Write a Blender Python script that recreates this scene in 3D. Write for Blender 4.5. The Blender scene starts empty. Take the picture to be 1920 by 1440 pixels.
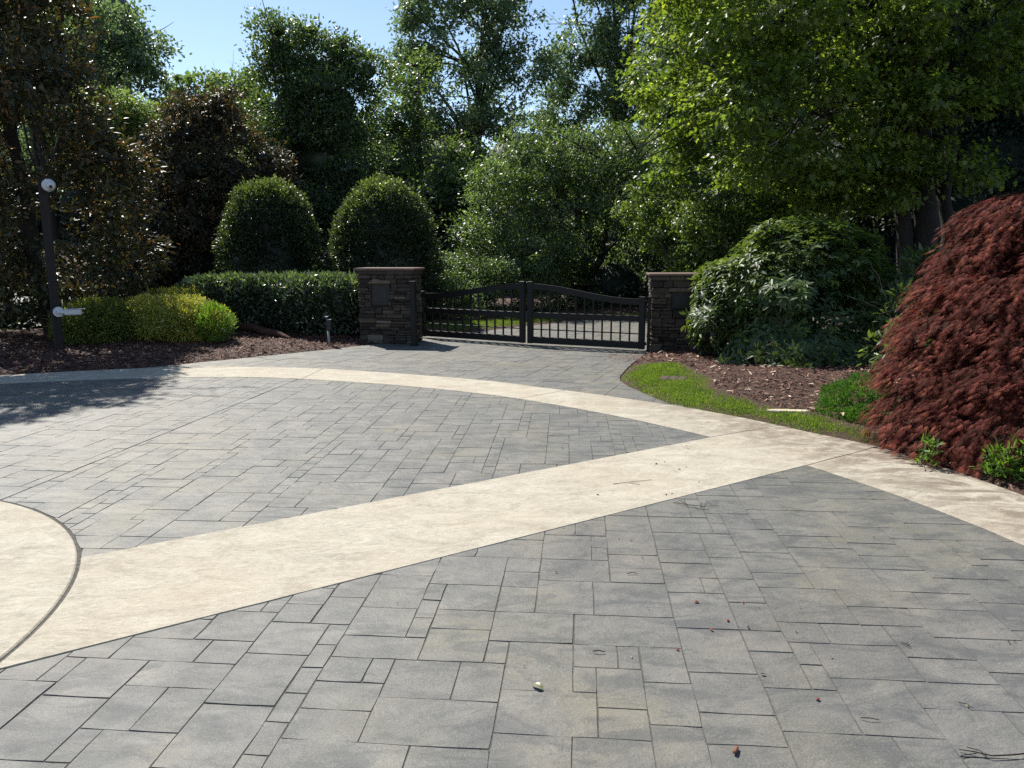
import bpy, math, random
import numpy as np
from mathutils import Vector, Matrix

sc = bpy.context.scene
col = sc.collection
F_PX, CAM_H, HOR, ROLL = 1440.0, 1.7, 472.0, math.radians(-0.2)
TH = math.atan((720 - HOR) / F_PX)

# ---------------------------------------------------------------- camera
R_ = Vector((1, 0, 0)); FW = Vector((0, math.cos(TH), -math.sin(TH))); U_ = Vector((0, math.sin(TH), math.cos(TH)))
rx = R_ * math.cos(ROLL) + U_ * math.sin(ROLL)
ux = -R_ * math.sin(ROLL) + U_ * math.cos(ROLL)
cam_d = bpy.data.cameras.new('camera'); cam = bpy.data.objects.new('camera', cam_d); col.objects.link(cam)
cam_d.sensor_width = 36; cam_d.lens = F_PX / 1920 * 36; cam_d.clip_end = 500; cam_d.clip_start = .05
m = Matrix((rx, ux, -FW)).transposed().to_4x4(); m.translation = Vector((0, 0, CAM_H)); cam.matrix_world = m
sc.camera = cam

# ---------------------------------------------------------------- light
SUN_EL, SUN_AZ = math.radians(48), math.radians(-35)       # azimuth measured from +Y towards +X
world = bpy.data.worlds.new('World'); sc.world = world; world.use_nodes = True
wn = world.node_tree.nodes; wl = world.node_tree.links
sky = wn.new('ShaderNodeTexSky'); sky.sky_type = 'NISHITA'; sky.sun_disc = False
sky.sun_elevation = SUN_EL; sky.sun_rotation = SUN_AZ; sky.altitude = 600; sky.air_density = 1.0; sky.dust_density = .25; sky.ozone_density = .8
wn['Background'].inputs['Strength'].default_value = .10
wl.new(sky.outputs[0], wn['Background'].inputs['Color'])
sd = bpy.data.lights.new('sun', 'SUN'); sun = bpy.data.objects.new('sun', sd); col.objects.link(sun)
sd.energy = 5.0; sd.angle = math.radians(.5); sd.color = (1, .95, .86)
to_sun = Vector((math.sin(SUN_AZ) * math.cos(SUN_EL), math.cos(SUN_AZ) * math.cos(SUN_EL), math.sin(SUN_EL)))
sun.rotation_euler = to_sun.to_track_quat('Z', 'Y').to_euler()
sc.view_settings.view_transform = 'Standard'; sc.view_settings.look = 'None'
sc.view_settings.exposure = 0.68; sc.view_settings.gamma = 1; sc.view_settings.use_curve_mapping = False
sc.render.engine = 'CYCLES'
cy = sc.cycles
cy.max_bounces = 7; cy.diffuse_bounces = 3; cy.glossy_bounces = 2; cy.transmission_bounces = 4; cy.transparent_max_bounces = 6
cy.use_denoising = False; cy.sample_clamp_indirect = 6; cy.caustics_reflective = False; cy.caustics_refractive = False

# ---------------------------------------------------------------- helpers
rnd = random.Random(7)
def pt(px, py, Y):
    """world point on the ray of a photo pixel at distance Y in front of the camera"""
    x = (px - 960) / F_PX; y = -(py - 720) / F_PX
    d = FW + rx * x + ux * y
    return Vector((0, 0, CAM_H)) + d * (Y / d.y)
def gp(px, py, z=0.0):
    x = (px - 960) / F_PX; y = -(py - 720) / F_PX
    d = FW + rx * x + ux * y
    return Vector((0, 0, CAM_H)) + d * ((z - CAM_H) / d.z)
def tag(o, label=None, cat=None, group=None, kind=None):
    if label: o['label'] = label
    if cat: o['category'] = cat
    if group: o['group'] = group
    if kind: o['kind'] = kind
    return o
def link(name, me, mat=None, parent=None):
    o = bpy.data.objects.new(name, me); col.objects.link(o)
    if mat and me is not None and not me.materials: me.materials.append(mat)
    if parent: o.parent = parent
    return o
def empty(name, loc=(0, 0, 0), rz=0.0):
    o = bpy.data.objects.new(name, None); col.objects.link(o); o.location = loc; o.rotation_euler = (0, 0, rz); o.empty_display_size = .2
    return o
def mesh_np(name, V, F, tint=None, smooth=False):
    V = np.asarray(V, dtype=np.float32); F = np.asarray(F, dtype=np.int32); k = F.shape[1]
    me = bpy.data.meshes.new(name)
    me.vertices.add(len(V)); me.vertices.foreach_set('co', V.ravel())
    me.loops.add(F.size); me.loops.foreach_set('vertex_index', F.ravel())
    me.polygons.add(len(F)); me.polygons.foreach_set('loop_start', np.arange(0, F.size, k, dtype=np.int32))
    me.polygons.foreach_set('loop_total', np.full(len(F), k, dtype=np.int32))
    if smooth: me.polygons.foreach_set('use_smooth', np.ones(len(F), dtype=bool))
    if tint is not None:
        a = me.attributes.new('tint', 'FLOAT', 'POINT'); a.data.foreach_set('value', np.asarray(tint, dtype=np.float32))
    me.update(calc_edges=True)
    return me
class MB:
    def __init__(s): s.v = []; s.f = []; s.t = []
    def add(s, vs, fs, t=0.5):
        b = len(s.v); s.v += [tuple(v) for v in vs]; s.f += [tuple(i + b for i in f) for f in fs]; s.t += [t] * len(vs)
    def box(s, a, b, M=None, bev=0.0):
        x0, y0, z0 = a; x1, y1, z1 = b
        if bev > 0:
            e = min(bev, (x1 - x0) * .45, (y1 - y0) * .45, (z1 - z0) * .45)
            vs = []; 
            # chamfered box: 24 vertices
            idx = {}
            for ix, X in ((0, x0), (1, x1)):
                for iy, Y in ((0, y0), (1, y1)):
                    for iz, Z in ((0, z0), (1, z1)):
                        for ax in range(3):
                            p = [X, Y, Z]
                            for a2 in range(3):
                                if a2 != ax: p[a2] += e if (ix, iy, iz)[a2] == 0 else -e
                            idx[(ix, iy, iz, ax)] = len(vs); vs.append(p)
            fs = []
            q = idx
            fs += [(q[(0,0,0,0)], q[(0,0,1,0)], q[(0,1,1,0)], q[(0,1,0,0)]), (q[(1,0,0,0)], q[(1,1,0,0)], q[(1,1,1,0)], q[(1,0,1,0)])]
            fs += [(q[(0,0,0,1)], q[(1,0,0,1)], q[(1,0,1,1)], q[(0,0,1,1)]), (q[(0,1,0,1)], q[(0,1,1,1)], q[(1,1,1,1)], q[(1,1,0,1)])]
            fs += [(q[(0,0,0,2)], q[(0,1,0,2)], q[(1,1,0,2)], q[(1,0,0,2)]), (q[(0,0,1,2)], q[(1,0,1,2)], q[(1,1,1,2)], q[(0,1,1,2)])]
            for i in (0, 1):
                for j in (0, 1):
                    fs.append((q[(0,i,j,1)], q[(1,i,j,1)], q[(1,i,j,2)], q[(0,i,j,2)]))
                    fs.append((q[(i,0,j,0)], q[(i,1,j,0)], q[(i,1,j,2)], q[(i,0,j,2)]))
                    fs.append((q[(i,j,0,0)], q[(i,j,1,0)], q[(i,j,1,1)], q[(i,j,0,1)]))
                    for k in (0, 1): fs.append((q[(i,j,k,0)], q[(i,j,k,1)], q[(i,j,k,2)]))
        else:
            vs = [(x, y, z) for z in (z0, z1) for y in (y0, y1) for x in (x0, x1)]
            fs = [(0,2,3,1), (4,5,7,6), (0,1,5,4), (2,6,7,3), (0,4,6,2), (1,3,7,5)]
        if M is not None: vs = [M @ Vector(v) for v in vs]
        s.add(vs, fs)
    def tube(s, pts, rad, n=8, cap=True, t=.5):
        pts = [Vector(p) for p in pts]; vs = []; fs = []
        for i, p in enumerate(pts):
            d = (pts[min(i + 1, len(pts) - 1)] - pts[max(i - 1, 0)]).normalized()
            a = d.orthogonal().normalized() if i == 0 else (a - d * a.dot(d)).normalized()
            b = d.cross(a)
            r = rad[i] if hasattr(rad, '__len__') else rad
            for k in range(n):
                w = 2 * math.pi * k / n; vs.append(p + (a * math.cos(w) + b * math.sin(w)) * r)
        for i in range(len(pts) - 1):
            for k in range(n):
                fs.append((i * n + k, i * n + (k + 1) % n, (i + 1) * n + (k + 1) % n, (i + 1) * n + k))
        if cap: fs += [tuple(range(n))[::-1], tuple((len(pts) - 1) * n + k for k in range(n))]
        s.add(vs, fs, t)
    def ball(s, c, r, n=12, m_=8, sz=1.0):
        vs = []; fs = []
        for i in range(m_ + 1):
            ph = math.pi * i / m_
            for k in range(n):
                w = 2 * math.pi * k / n; vs.append((c[0] + r * math.sin(ph) * math.cos(w), c[1] + r * math.sin(ph) * math.sin(w), c[2] + r * sz * math.cos(ph)))
        for i in range(m_):
            for k in range(n): fs.append((i * n + k, (i + 1) * n + k, (i + 1) * n + (k + 1) % n, i * n + (k + 1) % n))
        s.add(vs, fs)
    def build(s, name, mat, parent=None, smooth=False, tints=False):
        me = bpy.data.meshes.new(name); me.from_pydata(s.v, [], s.f)
        if smooth: me.polygons.foreach_set('use_smooth', [True] * len(me.polygons))
        if tints:
            a = me.attributes.new('tint', 'FLOAT', 'POINT'); a.data.foreach_set('value', s.t)
        me.validate(); me.update()
        return link(name, me, mat, parent)

# ---------------------------------------------------------------- materials
def nt(name):
    m = bpy.data.materials.new(name); m.use_nodes = True
    n = m.node_tree.nodes; return m, n, m.node_tree.links, n['Principled BSDF']
def ramp(n, stops):
    r = n.new('ShaderNodeValToRGB'); e = r.color_ramp.elements
    while len(e) < len(stops): e.new(.5)
    for i, (p, c) in enumerate(stops): e[i].position = p; e[i].color = (*c, 1)
    return r
def noise(n, l, vec, scale, detail=4, rough=.6, dist=0):
    t = n.new('ShaderNodeTexNoise'); t.inputs['Scale'].default_value = scale; t.inputs['Detail'].default_value = detail
    t.inputs['Roughness'].default_value = rough; t.inputs['Distortion'].default_value = dist; l.new(vec, t.inputs['Vector']); return t
def mixc(n, l, fac, a, b, mode='MIX'):
    x = n.new('ShaderNodeMix'); x.data_type = 'RGBA'; x.blend_type = mode
    for s_, v in ((x.inputs['Factor'], fac), (x.inputs[6], a), (x.inputs[7], b)):
        if isinstance(v, (int, float)): s_.default_value = v
        elif isinstance(v, tuple): s_.default_value = (*v, 1)
        else: l.new(v, s_)
    return x.outputs[2]
def geo_pos(n): return n.new('ShaderNodeNewGeometry').outputs['Position']
def mapr(n, l, val, a, b, c=0., d=1.):
    x = n.new('ShaderNodeMapRange'); x.inputs[1].default_value = a; x.inputs[2].default_value = b; x.inputs[3].default_value = c; x.inputs[4].default_value = d
    l.new(val, x.inputs[0]); return x.outputs[0]
def bump(n, l, h, s, d, nrm=None):
    b = n.new('ShaderNodeBump'); b.inputs['Strength'].default_value = s; b.inputs['Distance'].default_value = d; l.new(h, b.inputs['Height'])
    if nrm: l.new(nrm, b.inputs['Normal'])
    return b.outputs[0]
def attr(n, name='tint'):
    a = n.new('ShaderNodeAttribute'); a.attribute_name = name; return a.outputs['Fac']
def math_(n, l, op, a, b=None, c=None):
    x = n.new('ShaderNodeMath'); x.operation = op
    for i, v in enumerate((a, b, c)):
        if v is None: continue
        if isinstance(v, (int, float)): x.inputs[i].default_value = v
        else: l.new(v, x.inputs[i])
    return x.outputs[0]

def leaf_mat(name, stops, rough=.45, spec=.5, trans=.35, tcol=None):
    m, n, l, p = nt(name)
    r = ramp(n, stops); l.new(attr(n), r.inputs[0])
    l.new(r.outputs[0], p.inputs['Base Color']); p.inputs['Roughness'].default_value = rough; p.inputs['Specular IOR Level'].default_value = spec
    tr = n.new('ShaderNodeBsdfTranslucent')
    tc = mixc(n, l, 1.0, r.outputs[0], tcol or (2.15, 2.1, .95), 'MULTIPLY'); l.new(tc, tr.inputs['Color'])
    mx = n.new('ShaderNodeMixShader'); mx.inputs[0].default_value = trans
    l.new(p.outputs[0], mx.inputs[1]); l.new(tr.outputs[0], mx.inputs[2]); l.new(mx.outputs[0], n['Material Output'].inputs[0])
    return m
def paving_mat():
    m, n, l, p = nt('slate_grey_stamped_concrete'); P = geo_pos(n)
    big = noise(n, l, P, .55, 3).outputs[0]; mid = noise(n, l, P, 3.5, 5, .65).outputs[0]; fine = noise(n, l, P, 120, 3, .85).outputs[0]
    mp = n.new('ShaderNodeMapping'); mp.inputs['Scale'].default_value = (1, 2.2, 1); mp.inputs['Rotation'].default_value = (0, 0, .5); l.new(P, mp.inputs[0])
    slate = noise(n, l, mp.outputs[0], 4.3, 10, .70, .6).outputs[0]
    c = ramp(n, [(0.0, (.078, .083, .081)), (.4, (.125, .126, .119)), (.72, (.168, .164, .150)), (1, (.21, .20, .175))])
    t = math_(n, l, 'ADD', math_(n, l, 'MULTIPLY', attr(n), .32), math_(n, l, 'MULTIPLY', mapr(n, l, mid, .3, .7), .72)); l.new(t, c.inputs[0])
    olive = math_(n, l, 'MULTIPLY', mapr(n, l, big, .42, .62, 0, 1), mapr(n, l, noise(n, l, P, 2.1, 6, .7).outputs[0], .4, .62, .1, .75))
    c2 = mixc(n, l, olive, c.outputs[0], (.195, .180, .125))
    spk = mapr(n, l, fine, .53, .68, 0, .6)
    c3 = mixc(n, l, spk, c2, (.30, .28, .24))
    spk2 = mapr(n, l, noise(n, l, P, 150, 2, .7).outputs[0], .56, .68, 0, .55)
    c4 = mixc(n, l, spk2, c3, (.07, .07, .07))
    # pale scratches and efflorescence veins
    vo = n.new('ShaderNodeTexVoronoi'); vo.feature = 'DISTANCE_TO_EDGE'; vo.inputs['Scale'].default_value = 4.3
    dn = noise(n, l, P, 3.0, 5, .7); dv = n.new('ShaderNodeVectorMath'); dv.operation = 'MULTIPLY_ADD'; l.new(dn.outputs[1], dv.inputs[0]); dv.inputs[1].default_value = (.6, .6, .6); l.new(P, dv.inputs[2]); l.new(dv.outputs[0], vo.inputs[0])
    vein = mapr(n, l, vo.outputs[0], 0, .012, 1, 0)
    vm = math_(n, l, 'MULTIPLY', vein, mapr(n, l, noise(n, l, P, 1.6, 3).outputs[0], .52, .66, 0, .35))
    c5 = mixc(n, l, vm, c4, (.42, .42, .40))
    dk = math_(n, l, 'MULTIPLY', mapr(n, l, slate, .33, .46, 1, 0), .5)
    c6 = mixc(n, l, dk, c5, (.085, .088, .092))
    blot = noise(n, l, mp.outputs[0], 2.6, 9, .74, .9).outputs[0]
    c6 = mixc(n, l, mapr(n, l, blot, .49, .58, 0, .6), c6, (.075, .081, .082))
    warm = mapr(n, l, noise(n, l, P, .33, 2).outputs[0], .45, .6, 0, .35)
    c6 = mixc(n, l, warm, c6, mixc(n, l, 1.0, c6, (1.12, 1.0, .94), 'MULTIPLY'))
    l.new(c6, p.inputs['Base Color']); p.inputs['Roughness'].default_value = .54; p.inputs['Specular IOR Level'].default_value = .35
    b1 = bump(n, l, slate, .8, .016); b2 = bump(n, l, mid, .4, .015, b1); b3 = bump(n, l, fine, .4, .004, b2); l.new(b3, p.inputs['Normal'])
    return m
def cream_mat(C):
    m, n, l, p = nt('cream_stamped_concrete'); P = geo_pos(n)
    mp = n.new('ShaderNodeMapping'); mp.inputs['Scale'].default_value = (1, 1.9, 1); mp.inputs['Rotation'].default_value = (0, 0, -.55); l.new(P, mp.inputs[0])
    a = noise(n, l, mp.outputs[0], 3.2, 8, .68, .8).outputs[0]; b = noise(n, l, P, 1.0, 3).outputs[0]; f = noise(n, l, P, 150, 2, .8).outputs[0]
    g = noise(n, l, mp.outputs[0], 22, 6, .75, .5).outputs[0]
    c = ramp(n, [(0.30, (.19, .165, .125)), (.44, (.335, .302, .238)), (.54, (.425, .39, .312)), (.70, (.53, .495, .405))])
    l.new(math_(n, l, 'ADD', math_(n, l, 'MULTIPLY', a, .55), math_(n, l, 'MULTIPLY', g, .5)), c.inputs[0])
    c2 = mixc(n, l, mapr(n, l, b, .45, .75, 0, .45), c.outputs[0], (.42, .34, .25))
    c3 = mixc(n, l, mapr(n, l, f, .56, .68, 0, .6), c2, (.27, .23, .19))
    # organic staining near the planted edge of the ring
    vm = n.new('ShaderNodeVectorMath'); vm.operation = 'DISTANCE'; l.new(P, vm.inputs[0]); vm.inputs[1].default_value = (C[0], C[1], 0)
    sx = n.new('ShaderNodeSeparateXYZ'); l.new(P, sx.inputs[0])
    edge = math_(n, l, 'MULTIPLY', mapr(n, l, vm.outputs['Value'], 7.2, 8.0, 0, 1), mapr(n, l, sx.outputs[0], .6, 2.6, 0, 1))
    st = math_(n, l, 'MULTIPLY', edge, mapr(n, l, noise(n, l, mp.outputs[0], 2.4, 9, .75, 1.5).outputs[0], .40, .56, 0, .85))
    c4 = mixc(n, l, st, c3, (.17, .13, .10))
    cr = mapr(n, l, g, .25, .36, .5, 0)
    c5 = mixc(n, l, cr, c4, (.22, .17, .14))
    vo = n.new('ShaderNodeTexVoronoi'); vo.feature = 'DISTANCE_TO_EDGE'; vo.inputs['Scale'].default_value = 1.7
    dn = noise(n, l, P, 2.6, 6, .75); dv = n.new('ShaderNodeVectorMath'); dv.operation = 'MULTIPLY_ADD'; l.new(dn.outputs[1], dv.inputs[0]); dv.inputs[1].default_value = (.8, .8, .8); l.new(P, dv.inputs[2]); l.new(dv.outputs[0], vo.inputs[0])
    ck = math_(n, l, 'MULTIPLY', mapr(n, l, vo.outputs[0], 0, .006, 1, 0), mapr(n, l, noise(n, l, P, 1.9, 4, .7).outputs[0], .52, .60, 0, .75))
    c5 = mixc(n, l, ck, c5, (.16, .12, .10))
    fd = mapr(n, l, noise(n, l, P, 34, 4, .8).outputs[0], .64, .72, 0, .6)
    c5 = mixc(n, l, fd, c5, (.20, .16, .13))
    l.new(c5, p.inputs['Base Color']); p.inputs['Roughness'].default_value = .8; p.inputs['Specular IOR Level'].default_value = .2
    l.new(bump(n, l, f, .25, .002, bump(n, l, g, .6, .008, bump(n, l, a, .6, .022))), p.inputs['Normal'])
    return m
def simple(name, c, rough=.7, spec=.4, metal=0, var=.25, scale=12, bs=0.0):
    m, n, l, p = nt(name); tc = n.new('ShaderNodeTexCoord').outputs['Object']
    f = noise(n, l, tc, scale, 5, .65).outputs[0]
    lo = tuple(v * (1 - var) for v in c); hi = tuple(min(1, v * (1 + var)) for v in c)
    r = ramp(n, [(.3, lo), (.7, hi)]); l.new(f, r.inputs[0]); l.new(r.outputs[0], p.inputs['Base Color'])
    p.inputs['Roughness'].default_value = rough; p.inputs['Specular IOR Level'].default_value = spec; p.inputs['Metallic'].default_value = metal
    if bs: l.new(bump(n, l, f, bs, .02), p.inputs['Normal'])
    return m
def ground_mat():
    m, n, l, p = nt('shredded_bark_ground'); P = geo_pos(n)
    a = noise(n, l, P, 38, 6, .75, .6).outputs[0]; b = noise(n, l, P, .5, 3).outputs[0]
    r = ramp(n, [(.3, (.018, .009, .006)), (.5, (.065, .028, .018)), (.68, (.14, .068, .042))]); l.new(a, r.inputs[0])
    l.new(mixc(n, l, mapr(n, l, b, .45, .7, 0, .5), r.outputs[0], (.05, .035, .02)), p.inputs['Base Color'])
    p.inputs['Roughness'].default_value = .9; l.new(bump(n, l, a, .9, .03), p.inputs['Normal']); return m
def bark_mat(name, c):
    m, n, l, p = nt(name); tc = n.new('ShaderNodeTexCoord').outputs['Object']
    mp = n.new('ShaderNodeMapping'); mp.inputs['Scale'].default_value = (6, 6, 1.2); l.new(tc, mp.inputs[0])
    a = noise(n, l, mp.outputs[0], 4, 7, .7, .5).outputs[0]
    r = ramp(n, [(.3, tuple(v * .45 for v in c)), (.7, tuple(v * 1.5 for v in c))]); l.new(a, r.inputs[0]); l.new(r.outputs[0], p.inputs['Base Color'])
    p.inputs['Roughness'].default_value = .9; l.new(bump(n, l, a, .8, .03), p.inputs['Normal']); return m
def stone_mat():
    m, n, l, p = nt('field_stone'); P = geo_pos(n)
    r = ramp(n, [(0, (.034, .026, .020)), (.3, (.064, .046, .034)), (.55, (.092, .072, .056)), (.8, (.135, .098, .064)), (1, (.22, .19, .15))]); l.new(attr(n), r.inputs[0])
    a = noise(n, l, P, 9, 7, .7, .5).outputs[0]
    l.new(mixc(n, l, mapr(n, l, a, .3, .75, 0, .8), r.outputs[0], mixc(n, l, 1.0, r.outputs[0], (.45, .42, .42), 'MULTIPLY')), p.inputs['Base Color'])
    p.inputs['Roughness'].default_value = .85; l.new(bump(n, l, a, .8, .03), p.inputs['Normal']); return m
def tint_mat(name, stops, rough=.8, spec=.3):
    m, n, l, p = nt(name); r = ramp(n, stops); l.new(attr(n), r.inputs[0]); l.new(r.outputs[0], p.inputs['Base Color'])
    p.inputs['Roughness'].default_value = rough; p.inputs['Specular IOR Level'].default_value = spec; return m

CC = np.array([-4.51, 3.0])
M_PAV = paving_mat(); M_CREAM = cream_mat(CC); M_JOINT = simple('dark_joint', (.10, .095, .085), .95, .1, var=.4, scale=40)
M_GROUND = ground_mat(); M_CHIP = tint_mat('bark_chips', [(0, (.03, .012, .009)), (.35, (.10, .040, .028)), (.65, (.21, .095, .065)), (.9, (.40, .27, .18)), (1, (.62, .52, .38))], .75)
M_GRASS = leaf_mat('lawn_grass', [(0, (.06, .10, .018)), (.5, (.15, .23, .04)), (.85, (.27, .33, .08)), (1, (.42, .38, .18))], .5, .4, .4, (1.7, 1.8, .8))
M_BLACK = simple('black_powder_coat', (.006, .006, .007), .5, .3, var=.2)
M_POST = simple('dark_brown_painted_timber', (.022, .018, .018), .7, .3, var=.3)
M_WHITE = simple('white_plastic', (.62, .63, .66), .4, .5, var=.05)
M_GREY = simple('weathered_grey_metal', (.30, .29, .27), .5, .5, var=.2)
M_DGREY = simple('dark_grey_plastic', (.02, .02, .022), .5, .4)
M_STONE = stone_mat(); M_CAP = simple('bluestone_cap', (.13, .085, .068), .7, .4, var=.35, scale=6, bs=.4)
M_MORTAR = simple('recessed_mortar', (.03, .026, .022), .95, .1)
M_BARK = bark_mat('grey_brown_bark', (.075, .062, .052)); M_DBARK = bark_mat('dark_bark', (.035, .028, .024)); M_LICH = bark_mat('lichened_bark', (.022, .019, .017))
M_BRICK = simple('dark_brown_paver', (.075, .050, .042), .8, .3, var=.3, scale=20, bs=.4)
M_PALE = simple('pale_sandstone', (.52, .44, .31), .8, .3, var=.2, scale=10, bs=.3)

# ---------------------------------------------------------------- pavement geometry
OA = np.array([-160, -120, -60, 0, 14.6, 25, 29, 35, 41, 45, 53, 57, 69, 79, 93, 100, 109, 130, 200])
OR = np.array([8.4, 8.4, 8.4, 8.35, 8.38, 8.5, 8.40, 8.37, 8.31, 8.25, 8.2, 8.25, 8.28, 8.44, 8.52, 8.34, 8.2, 8.3, 8.4])
IA = np.array([-160, -60, 0, 10, 16, 23, 32, 37, 46, 54, 63, 72, 82, 95, 108, 130, 200])
IR = np.array([7.5, 7.5, 7.58, 7.60, 7.55, 7.49, 7.46, 7.43, 7.41, 7.43, 7.43, 7.45, 7.54, 7.46, 7.38, 7.45, 7.5])
def r_out(a): return np.interp((np.asarray(a) + 160) % 360 - 160, OA, OR)
def r_in(a): return np.interp((np.asarray(a) + 160) % 360 - 160, IA, IR)
DISC = 2.33
def pol(r, a): return (CC[0] + r * math.cos(math.radians(a)), CC[1] + r * math.sin(math.radians(a)))
SU = (np.array([-2.46, 4.11]), np.array([2.6, 7.38])); SL = (np.array([-2.13, 2.94]), np.array([3.12, 6.51])); JT = (np.array([-3.57, 5.25]), np.array([-2.78, 11.33]))
def half(line, side, off=0.0):
    p, q = line; d = (q - p) / np.linalg.norm(q - p); n = np.array([-d[1], d[0]]) * side   # side +1 keeps the left of the line
    return n, float(n @ p) + off
apron = [(-7.2, 10.0), (-5.12, 11.78), (-4.44, 12.42), (-3.38, 13.43), (-2.43, 14.5), (-2.2, 15.3), (-1.5, 15.9), (-.6, 16.7), (1.5, 19.1), (4.5, 20.2), (12, 20.5), (12, 14.6), (5, 14.2), (2.6, 13.7),
         (2.37, 13.1), (1.98, 12.1), (1.70, 11.2), (1.50, 10.5), (1.44, 10.1), (1.50, 9.6), (1.76, 8.58), (2.34, 7.8), (1.8, 6.5), (-4, 6), (-7, 8)]
AP = np.array(apron)
def sdf_poly(P, poly):
    d = np.full(len(P), 1e9); inside = np.zeros(len(P), bool); n = len(poly)
    for i in range(n):
        a = poly[i]; b = poly[(i + 1) % n]; e = b - a; w = P - a
        t = np.clip((w @ e) / (e @ e), 0, 1); d = np.minimum(d, np.hypot(*(w - t[:, None] * e).T))
        c = ((a[1] > P[:, 1]) != (b[1] > P[:, 1])) & (P[:, 0] < (b[0] - a[0]) * (P[:, 1] - a[1]) / (b[1] - a[1] + 1e-12) + a[0]); inside ^= c
    return np.where(inside, -d, d)
def pav_d(P):
    P = np.atleast_2d(np.asarray(P, float)); v = P - CC; r = np.hypot(v[:, 0], v[:, 1]); a = np.degrees(np.arctan2(v[:, 1], v[:, 0]))
    return np.minimum(r - r_out(a), sdf_poly(P, AP))
def nz(P, k, s):
    x = P[:, 0] * k; y = P[:, 1] * k
    return (np.sin(x * 1.3 + s) * np.cos(y * 1.1 - s * 2) + .6 * np.sin(x * 2.7 - y * 1.9 + s * 3) + .4 * np.sin(y * 4.1 + x * 1.7 + s)) / 2
def gz(P):
    P = np.atleast_2d(np.asarray(P, float)); d = pav_d(P)
    h = np.where(d < 0, np.maximum(d * .5, -.05), np.minimum(d * .22, .045) + np.clip(d - .2, 0, 3) * .05)
    far = np.clip((np.hypot(P[:, 0], P[:, 1]) - 30) / 30, 0, 1)
    return h - .012 + np.clip(d, 0, .5) * .04 * nz(P, 2.2, 1.0) + far * .3
def gz1(x, y): return float(gz([(x, y)])[0])

# ground: one warped grid, fine near the camera, reaching the horizon
def axis(a, b, fine, lo, hi, n):
    mid = np.arange(a, b + 1e-6, fine); L = a - (np.geomspace(1, 1 + a - lo, n) - 1)[::-1][:-1]; H = b + (np.geomspace(1, 1 + hi - b, n) - 1)[1:]
    return np.concatenate([L, mid, H])
gx = axis(-11, 8, .11, -260, 260, 26); gy = axis(-6, 21, .11, -120, 320, 26)
X, Y = np.meshgrid(gx, gy); G = np.stack([X.ravel(), Y.ravel()], 1); nx, ny = len(gx), len(gy)
ii = (np.arange(ny - 1)[:, None] * nx + np.arange(nx - 1)[None]).ravel()
ground = link('ground', mesh_np('ground', np.c_[G, gz(G)], np.stack([ii, ii + 1, ii + nx + 1, ii + nx], 1), smooth=True), M_GROUND); tag(ground, kind='structure')

def clip_poly(poly, n, c):
    out = []
    for i in range(len(poly)):
        a = poly[i]; b = poly[(i + 1) % len(poly)]; da = a @ n - c; db = b @ n - c
        if da >= 0: out.append(a)
        if da * db < 0: out.append(a + (b - a) * (da / (da - db)))
    return out
def area(p):
    p = np.array(p); return .5 * abs(np.dot(p[:, 0], np.roll(p[:, 1], 1)) - np.dot(p[:, 1], np.roll(p[:, 0], 1)))
SIZES = [((3, 2), 5), ((3, 3), 3), ((4, 3), 4), ((3, 4), 3), ((4, 2), 3), ((2, 2), 3), ((2, 3), 2), ((4, 4), 3), ((5, 3), 2), ((5, 4), 1)]
def ashlar(box, ang, u, seed, tests, gap=.0007):
    """irregular rectangular stones on a rotated grid, cut by the half planes that tests(centre) returns"""
    r = random.Random(seed); x0, y0, x1, y1 = box; ca, sa = math.cos(ang), math.sin(ang)
    cor = [((x * ca + y * sa), (-x * sa + y * ca)) for x in (x0, x1) for y in (y0, y1)]
    a0 = min(c[0] for c in cor); a1 = max(c[0] for c in cor); b0 = min(c[1] for c in cor); b1 = max(c[1] for c in cor)
    na, nb = int((a1 - a0) / u) + 1, int((b1 - b0) / u) + 1; used = np.zeros((na + 6, nb + 6), bool); out = []
    for j in range(nb):
        for i in range(na):
            if used[i, j]: continue
            opts = [(s, w) for s, w in SIZES if not used[i:i + s[0], j:j + s[1]].any()] 
            if opts: s = r.choices([o[0] for o in opts], [o[1] for o in opts])[0]
            else:
                k = 1
                while k < 4 and not used[i + k, j]: k += 1
                h = 2 if not used[i:i + k, j + 1].any() else 1
                s = (k, h)
            used[i:i + s[0], j:j + s[1]] = True
            la, lb = a0 + i * u, b0 + j * u; w, h = s[0] * u, s[1] * u
            cx, cy_ = la + w / 2, lb + h / 2; c = np.array([cx * ca - cy_ * sa, cx * sa + cy_ * ca])
            t = tests(c)
            if t is None: continue
            q = [np.array([p * ca - q_ * sa, p * sa + q_ * ca]) for p, q_ in ((la + gap, lb + gap), (la + w - gap, lb + gap), (la + w - gap, lb + h - gap), (la + gap, lb + h - gap))]
            for n_, c_ in t:
                q = clip_poly(q, n_, c_)
                if len(q) < 3: break
            if len(q) < 3 or area(q) < .0012: continue
            out.append(q)
    return out
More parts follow.
